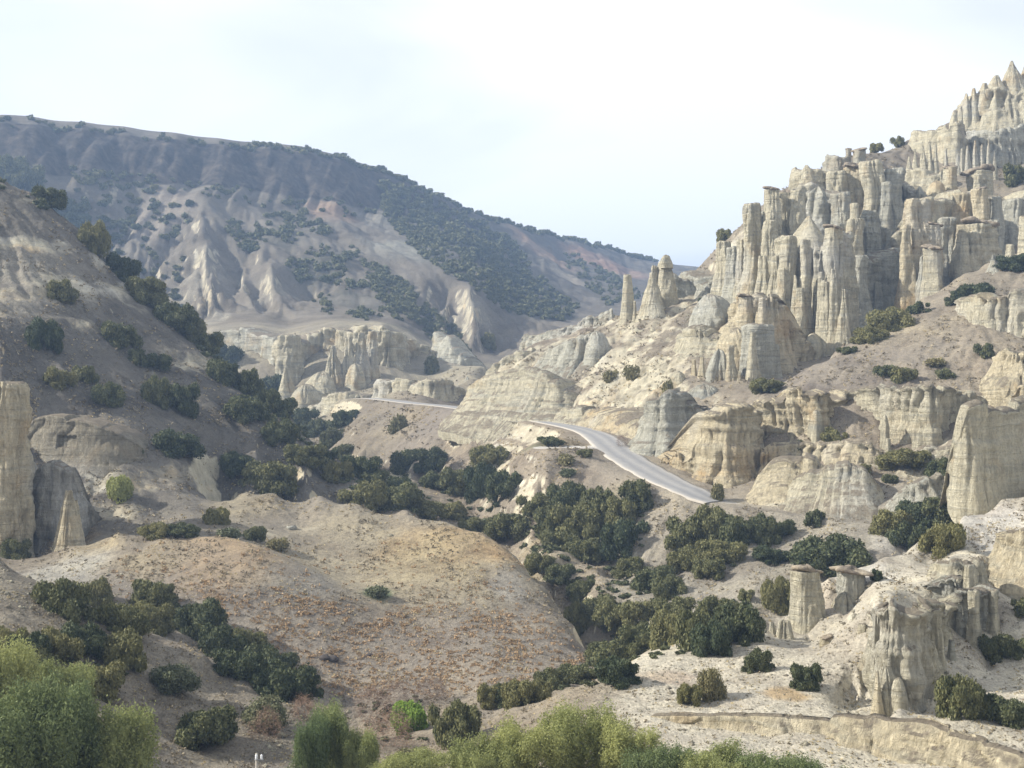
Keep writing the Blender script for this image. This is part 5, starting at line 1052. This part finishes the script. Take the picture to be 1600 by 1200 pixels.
thicket([(846,900,826,862),(888,940,838,878),(828,866,862,896),(856,896,878,912),(890,924,900,936),(918,958,928,966),(940,996,936,990)], 'in the gully right of the mound')
thicket([(1050,1110,800,860),(1092,1150,788,846),(1130,1180,800,856),(1160,1208,796,852),(1048,1098,846,896),(1100,1160,838,880),(1086,1134,868,906)], 'in the big oak patch under the lower road')
thicket([(962,1010,864,902),(996,1046,878,924),(1020,1062,898,936),(980,1040,930,976),(1030,1080,930,974)], 'on the small saddle left of the pale ground')
thicket([(922,985,995,1040),(980,1040,968,1022),(1020,1080,950,1016),(1062,1124,940,1020),(1086,1140,966,1030),(1124,1185,940,1010),(1096,1150,930,972)], 'in the belt above the pale slope')
thicket([(1366,1420,792,842),(1396,1450,812,862),(1404,1460,778,820),(1440,1500,772,830),(1446,1502,806,868),(1476,1520,762,806),(1512,1552,752,788)], 'between the road and the pale ridge')
thicket([(796,850,1058,1108),(770,812,1064,1104),(836,884,1046,1080),(876,924,1036,1068),(746,790,1064,1110)], 'along the lip of the pale bank')
thicket([(1326,1372,488,532),(1356,1412,478,520),(1338,1384,506,536)], 'at the foot of the great front block')
thicket([(1100,1136,462,478),(1180,1222,590,615)], 'under the tower cluster')
# left foreground
thicket([(60,136,892,968),(122,170,898,948)], 'standing on the pale ground at left')
thicket([(216,274,900,950),(162,222,932,992),(204,260,936,994),(280,344,934,990)], 'in the dark group on the front spur')
thicket([(316,376,974,1030),(350,410,972,1030),(344,412,1008,1062),(388,450,1004,1060),(408,487,1030,1100)], 'stepping down the end of the front spur')
thicket([(-12,32,975,1030),(18,72,984,1040),(60,124,980,1036),(96,160,972,1030),(150,220,976,1046),(30,90,1010,1070),(120,190,1030,1090)], 'behind the big pale green tree')
plant(-70,90,1022,1215,'willow','largest feathery yellow-green tree filling the bottom left corner',Y=90)
plant(20,170,1030,1215,'willow','tall feathery tree second from the bottom left corner',Y=93)
plant(110,240,1062,1230,'willow','drooping green-brown tree right of the corner trees',Y=95)
plant(-60,50,975,1120,'willow','brighter leafy tree top at the left edge',Y=104)
plant(40,150,1000,1130,'willow','small yellowish tree top behind the corner trees',Y=108)
plant(448,520,1096,1230,'willow','left stem of the fresh green slender willow',Y=102)
plant(484,560,1076,1230,'willow','tallest middle stem of the fresh green slender willow',Y=105)
plant(532,592,1118,1230,'willow','right low stem of the fresh green slender willow',Y=103)
plant(590,700,1160,1260,'willow','low pale willow brush at the bottom edge',Y=100)
plant(700,800,1128,1250,'willow','left crown of the willow group at the bottom centre',Y=93)
plant(770,880,1108,1250,'willow','second crown of the willow group at the bottom centre',Y=95)
plant(850,960,1082,1250,'willow','tallest crown of the willow group at the bottom centre',Y=97)
plant(920,1030,1098,1250,'willow','right crown of the willow group at the bottom centre',Y=96)
plant(980,1090,1140,1260,'willow','low brownish willow in front of the cut bank',Y=92)
plant(1060,1180,1146,1260,'willow','wide low willow under the cut bank',Y=91)
plant(1150,1260,1150,1262,'willow','feathery low willow further right under the cut bank',Y=90)
plant(1240,1350,1172,1280,'willow','last low willow at the bottom right of centre',Y=89)
thicket([(552,612,1076,1130),(590,650,1068,1112),(560,640,1110,1175),(640,700,1060,1100),(456,500,1090,1130),(380,440,1110,1160)], 'with bare purplish twigs in the stream bed', kind='twig', lo=95)
plant(738,800,1150,1210,'olive','grey olive shrub in front of the pale bank tip',Y=112)
plant(600,680,1165,1230,'olive','dull shrub at the bottom edge left of the willows',Y=108)

# --- far mountain
def inpoly(x, y, pl):
    c = False; n = len(pl)
    for i in range(n):
        (x1, y1), (x2, y2) = pl[i], pl[i-1]
        if (y1 > y) != (y2 > y) and x < (x2-x1)*(y-y1)/(y2-y1)+x1: c = not c
    return c
ZONES = [('in the dense dark belt across the far mountain', [(590,282),(640,292),(700,322),(760,352),(800,378),(850,440),(905,482),(880,502),(800,492),(740,450),(680,418),(640,385),(600,335)], 1150, (8,16)),
 ('on the far slope above the bench cliff', [(340,345),(480,330),(540,380),(600,430),(650,500),(600,505),(500,490),(440,400),(370,390)], 330, (8,17)),
 ('in the dark ravine of the far mountain', [(560,400),(620,430),(660,470),(720,520),(742,572),(700,560),(650,505),(590,470)], 330, (8,15)),
 ('on the reddish far slope', [(880,385),(960,430),(1010,462),(950,480),(890,425)], 120, (7,13)),
 ('on the shaded left part of the far mountain', [(110,262),(300,300),(280,480),(240,470),(150,360),(120,300)], 110, (9,20)),
 ('under the basalt rim', [(130,262),(450,305),(620,325),(600,345),(420,325),(120,285)], 90, (7,14))]
far_list = []
for where, pl, n, (a, b_) in ZONES:
    xs = [p[0] for p in pl]; ys = [p[1] for p in pl]; k = 0; t_ = 0
    while k < n and t_ < n*20:
        t_ += 1; x = prng.uniform(min(xs), max(xs)); y = prng.uniform(min(ys), max(ys))
        if not inpoly(x, y, pl) or (where.startswith('on the far slope') and mnoise.noise(Vector((x/40, y/40, 2))) < -0.05): continue
        w = prng.uniform(a, b_)*prng.uniform(0.8, 1.1); far_list.append((w, x, y, where)); k += 1
RIMB = []
for x in list(range(-20, 200, 10))+[225,250,256,262,300,306,312,318,345]+list(range(362, 1030, 5)):
    if 20 < x < 45 or 120 < x < 128: continue
    y = np.interp(x, [p[0] for p in RIM], [p[1] for p in RIM]); Yr = np.interp(x, [p[0] for p in RIM], [p[2] for p in RIM])
    RIMB.append((prng.uniform(9, 17)*(1.5 if x in (62, 256) else 1), x+prng.uniform(-3, 3), y, Yr))
def far_plant(x, base, w, label, group, Y=None):
    if Y is None:
        p = hit(x, base, 640)
        if p is None: return None
    else: p = Vector(((x-800)/F*Y, Y, float(ground((x-800)/F*Y, Y))))
    s = w/2/F*p.y
    return p, s
far_list.sort(reverse=True); IND = far_list[:70]; REST = far_list[70:]
cnt = {}
for w, x, y, where in IND:
    r = far_plant(x, y, w, '', '')
    if not r: continue
    p, s = r; o = link('oak_shrub', prng.choice(KIND['oak_s']), (p.x, p.y, p.z-0.3*s)); o.scale = (s*1.1, s, s*1.25); o.rotation_euler[2] = prng.uniform(0, 6)
    tag(o, 'larger dark oak shrub '+where, 'oak shrub', 'larger oaks '+where)
for i, (w, x, y, Yr) in enumerate(RIMB):
    if i % 3: REST.append((w, x, y, Yr)); continue
    Y = Yr+prng.uniform(3, 14); r = far_plant(x, y, w, '', '', Y); p, s = r
    o = link('oak_shrub', prng.choice(KIND['oak_s']), (p.x, p.y, p.z-0.2*s)); o.scale = (s*1.15, s, s*1.2); tag(o, 'one of the small bushes lined up along the far plateau rim', 'oak shrub', 'bushes along the far plateau rim')
VV_, FF_, off = [], [], 0
proto = []
for me in KIND['far']:
    v = np.empty(len(me.vertices)*3, np.float32); me.vertices.foreach_get('co', v); f = np.empty(len(me.polygons)*4, np.int32); me.loops.foreach_get('vertex_index', f); proto.append((v.reshape(-1, 3), f.reshape(-1, 4)))
for e in REST:
    w, x, y, q_ = e
    r = far_plant(x, y, w, '', '', None if isinstance(q_, str) else q_+prng.uniform(2, 18))
    if not r: continue
    p, s = r; v, f = prng.choice(proto); c = math.cos(x); sn_ = math.sin(x)
    vv = np.stack([v[:,0]*c-v[:,1]*sn_, v[:,0]*sn_+v[:,1]*c, v[:,2]*1.15], -1)*s*1.1+np.array([p.x, p.y, p.z-0.25*s]); VV_.append(vv); FF_.append(f+off); off += len(v)
tag(link('distant_shrubs', mesh_np('distant_shrubs', np.concatenate(VV_), np.concatenate(FF_), MAT['oak_far'], False)), kind='stuff', label='dark mass of small shrubs covering the far mountain slopes')

# low undergrowth knitting the oak thickets together
UG = [[(610,735),(700,760),(760,790),(850,800),(950,830),(1010,745),(1020,800),(1000,860),(960,900),(1060,940),(1180,940),(1180,1010),(1080,1020),(960,1040),(930,1070),(800,1108),(750,1108),(800,1070),(940,1030),(960,990),(900,930),(830,870),(760,835),(640,790)],[(440,640),(540,720),(640,780),(690,800),(640,800),(560,780),(500,730),(420,660),(350,590)],[(1060,860),(1100,800),(1200,830),(1190,870),(1130,900),(1070,895)],[(1375,830),(1440,790),(1510,770),(1500,850),(1420,850)],[(0,990),(120,975),(220,990),(210,1050),(120,1080),(20,1040)],[(160,950),(280,940),(400,1010),(480,1060),(470,1095),(380,1050),(280,985),(180,990)],[(560,1090),(660,1080),(680,1160),(580,1170)],[(0,245),(60,270),(130,340),(230,430),(300,500),(400,590),(520,690),(500,700),(380,610),(280,520),(200,450),(110,350),(40,310),(0,300)]]
V2, F2, off = [], [], 0
for pl, n in zip(UG, (330, 130, 70, 50, 60, 60, 30, 120)):
    xs = [q[0] for q in pl]; ys = [q[1] for q in pl]; k = 0
    while k < n:
        x = prng.uniform(min(xs), max(xs)); y = prng.uniform(min(ys), max(ys))
        if not inpoly(x, y, pl): continue
        k += 1; pt = hit(x, y, 95)
        if pt is None: continue
        s = prng.uniform(8, 20)/2/F*pt.y; v, f = prng.choice(proto); c = math.cos(x); sn_ = math.sin(x)
        V2.append(np.stack([v[:,0]*c-v[:,1]*sn_, v[:,0]*sn_+v[:,1]*c, v[:,2]*1.1], -1)*s*np.array([1.2, 1, .9])+np.array([pt.x, pt.y, pt.z-0.25*s])); F2.append(f+off); off += len(v)
tag(link('undergrowth', mesh_np('undergrowth', np.concatenate(V2), np.concatenate(F2), MAT['oak_far'], False)), kind='stuff', label='low dark undergrowth between the oaks of the gully')

# --- ground cover
def scatter(name, n, mat, test, size, label, lean=1.0, blades=6, lo=90, hi=620, flat=0.7, seed=9):
    r = np.random.default_rng(seed); pts_ = []; k = 0; tries = 0
    while len(pts_) < n and tries < n*16:
        tries += 1; x = r.uniform(-20, 1620); y = r.uniform(230, 1210)
        d = test(x, y)
        if d <= 0 or r.random() > d: continue
        p = hit(x, y, lo, hi)
        if p is None: continue
        if 215 < p.y < 540 and np.min(np.hypot(RC[:, 0]-p.x, RC[:, 1]-p.y)) < 5.2: continue
        pts_.append((p.x, p.y, p.z))
    C_ = np.array(pts_); m_ = len(C_); sz = size*r.uniform(0.5, 1.5, m_)*np.clip(C_[:, 1]/200, 0.7, 2.0)
    Cb = np.repeat(C_, blades, 0); sb = np.repeat(sz, blades)
    d = r.normal(size=(len(Cb), 3)); d[:, 2] = np.abs(d[:, 2])*flat; d /= np.linalg.norm(d, axis=1)[:, None]
    cen = Cb+d*sb[:, None]*0.6; cen[:, 2] += 0.05*sb
    Q = leaves_np(r, cen, d, 1.0, 0.5, lean); Q = cen[:, None, :]+(Q-cen[:, None, :])*(sb*0.42)[:, None, None]
    V = Q.reshape(-1, 3); o = link(name, mesh_np(name, V, np.arange(len(V)).reshape(-1, 4), mat, False)); tag(o, label, kind='stuff')
MB = [(300,905),(430,915),(560,950),(640,945),(800,930),(880,985),(930,1040),(860,1070),(700,1090),(560,1092),(470,1085),(400,1010),(330,960)]
def t_orange(x, y):
    if not inpoly(x, y, MB): return 0.0 if not (150 < x < 860 and 850 < y < 950) else 0.06
    return float(np.clip(0.40+0.9*mnoise.noise(Vector((x/60, y/30, 4)))+0.9*mnoise.noise(Vector((x/12, y/7, 8))), 0.02, 1))
scatter('dry_orange_tufts', 9000, MAT['tuft'], t_orange, 0.38, 'scattered low orange dry tufts on the flat ground between the mounds', blades=8, hi=230, flat=0.4)
scatter('dry_scrub', 15000, MAT['scrub'], lambda x, y: float(np.clip(0.25+1.2*mnoise.noise(Vector((x/60, y/40, 1))), 0.03, 1))*(0.15 if (x > 1000 and y > 930) else 1)*(0.25 if inpoly(x, y, MB) else 1), 0.38, 'sparse grey-brown dry scrub dotted over the slopes', blades=5, hi=560, seed=3)
scatter('straw_grass', 6500, MAT['straw'], lambda x, y: float(np.clip(0.1+1.6*mnoise.noise(Vector((x/70, y/35, 6))), 0.0, 1))*(1 if y > 600 else .4), 0.26, 'thin straw-coloured grass on the slopes and verges', blades=6, hi=480, seed=4)
# loose stones on the pale slope
def stones(name, n, mat, boxes, size, label, seed):
    r = np.random.default_rng(seed); P_ = []
    while len(P_) < n:
        x0, x1, y0, y1 = boxes[r.integers(len(boxes))]; p = hit(r.uniform(x0, x1), r.uniform(y0, y1), 90, 240)
        if p: P_.append(tuple(p))
    C_ = np.array(P_); oc = np.array([[1,0,0],[0,1,0],[-1,0,0],[0,-1,0],[0,0,.7],[0,0,-.7]], float); fc = np.array([[0,1,4,4],[1,2,4,4],[2,3,4,4],[3,0,4,4]])
    tri = np.array([[0,1,4],[1,2,4],[2,3,4],[3,0,4],[1,0,5],[2,1,5],[3,2,5],[0,3,5]])
    sz = size*r.lognormal(0, 0.5, len(C_)); V = C_[:, None, :]+oc[None]*sz[:, None, None]*r.uniform(0.6, 1.3, (len(C_), 6, 1)); Fq = (tri[None]+6*np.arange(len(C_))[:, None, None]).reshape(-1, 3)
    tag(link(name, mesh_np(name, V.reshape(-1, 3), Fq, mat, False)), label, kind='stuff')
stones('white_stones', 1800, MAT['rock'], [(1380,1600,1115,1165),(1000,1300,1030,1112),(1150,1340,960,1060),(1400,1600,780,880),(880,1050,1040,1110)], 0.07, 'small white stones strewn over the pale slope and path', 5)
stones('earth_clods', 3000, MAT['rock'], [(1000,1600,1000,1120),(1000,1600,1130,1200),(0,200,880,960),(380,560,1100,1200),(1180,1600,780,1000)], 0.12, 'crumbled clods of pale earth on the lower slopes', 6)

# --- small things
def boulder(px, py, r_m, label, mat='basalt', lo=95):
    p = hit(px, py, lo); th = np.arange(18)/18*6.283; ph = np.linspace(0.05, math.pi-0.05, 11); d = np.stack([np.outer(np.sin(ph), np.cos(th)), np.outer(np.sin(ph), np.sin(th)), np.repeat(np.cos(ph)[:, None], 18, 1)], -1)
    rr_ = r_m*(1+0.35*fbm3(d[...,0]*1.5+px, d[...,1]*1.5, d[...,2]*1.5, 3, 3)); V = d*rr_[..., None]*np.array([1.2, 0.9, 0.75])
    tag(link('boulder', mesh_np('boulder', V.reshape(-1, 3), grid_faces(11, 18, True), MAT[mat]), (p.x, p.y, p.z+0.25*r_m)), label, 'boulder')
boulder(508,1030,0.55,'left of the two dark boulders on the flat below the mound')
boulder(520,1031,0.6,'right of the two dark boulders on the flat below the mound')
boulder(578,1024,0.3,'small dark stone alone right of the two boulders')
boulder(1086,851,0.5,'white boulder among the oaks under the lower road','whitestone')
boulder(610,838,0.35,'pale stone on the smooth upper face of the second mound','rock')
boulder(455,826,0.7,'grey rock lump above the dip between the mounds','rock_grey')
# utility pole seen from its top at the bottom edge
def tube(p0, p1, r0, r1, n=10):
    p0, p1 = np.array(p0, float), np.array(p1, float); a = p1-p0; a /= np.linalg.norm(a); u = np.cross(a, [0.3, 1, 0.1]); u /= np.linalg.norm(u); w = np.cross(a, u); t = np.arange(n)/n*6.283
    rows = [p0+0*np.outer(t, u)]
    R_ = [p0+1e-4*(np.outer(np.cos(t), u)+np.outer(np.sin(t), w)), p0+r0*(np.outer(np.cos(t), u)+np.outer(np.sin(t), w)), p1+r1*(np.outer(np.cos(t), u)+np.outer(np.sin(t), w)), p1+1e-4*(np.outer(np.cos(t), u)+np.outer(np.sin(t), w))]
    return np.concatenate(R_), grid_faces(4, n, True)
Yp = 96.0; xp = (401-800)/F*Yp; zg = float(ground(xp, Yp)); ztp = (600-1177)/F*Yp
pole = empty('utility_pole', (xp, Yp, zg)); tag(pole, 'slim pale pole with two white insulators at the bottom edge', 'utility pole'); hp = ztp-zg
v, f = tube((0,0,-0.5), (0,0,hp), 0.12, 0.085); link('shaft', mesh_np('shaft', v, f, MAT['wood']), (0,0,0), pole)
v, f = tube((-0.12,-0.1,hp-0.42), (0.5,-0.1,hp-0.42), 0.035, 0.035); link('crossarm', mesh_np('crossarm', v, f, MAT['metal']), (0,0,0), pole)
for xi in (0.0, 0.36):
    t_ = np.arange(12)/12*6.283; pr = [(0.01,-.02),(0.06,0),(0.085,.06),(0.06,.1),(0.09,.16),(0.06,.2),(0.085,.26),(0.04,.33),(0.005,.35)]
    V = np.stack([np.stack([a*np.cos(t_)*1.1, a*np.sin(t_)*1.1, b+0*t_], -1) for a, b in pr]); link('insulator', mesh_np('insulator', V.reshape(-1, 3), grid_faces(9, 12, True), MAT['white']), (xi, -0.14, hp-0.38), pole)

# ---------------------------------------------------------------- air
bm = bmesh.new(); x0, x1, y0, y1, z0, z1 = -1500, 1500, -60, 3300, -60, 262
zlow = float(Zt.min())-1.5
bmesh.ops.create_cube(bm, size=1.0)
for v in bm.verts: v.co = ((v.co.x+.5)*(x1-x0)+x0, (v.co.y+.5)*(y1-y0)+y0, (v.co.z+.5)*(z1-z0)+z0)
hm = bpy.data.meshes.new('haze'); bm.to_mesh(hm); bm.free()
m = bpy.data.materials.new('air'); m.use_nodes = True; m.node_tree.nodes.clear(); nt = m.node_tree
pv = N(nt, 'ShaderNodeVolumePrincipled'); pv.inputs['Color'].default_value = (0.46, 0.66, 1.0, 1); pv.inputs['Density'].default_value = 0.00030; pv.inputs['Anisotropy'].default_value = 0.2
o_ = N(nt, 'ShaderNodeOutputMaterial'); nt.links.new(pv.outputs[0], o_.inputs['Volume']); hm.materials.append(m)
tag(link('haze', hm), kind='stuff', label='thin bluish haze in the valley air')
print('GROUND MIN', zlow, 'MAX', float(Zt.max()), 'TRIS', sorted([(len(m_.polygons)*2*1, m_.name) for m_ in bpy.data.meshes], reverse=True)[:14], sum(2*len(m_.polygons) for m_ in bpy.data.meshes if m_.name.startswith('rock') or 'cliff' in m_.name), sum(sum(len(p.vertices)-2 for p in me.polygons) if len(me.polygons) < 100000 else 2*len(me.polygons) for me in bpy.data.meshes))
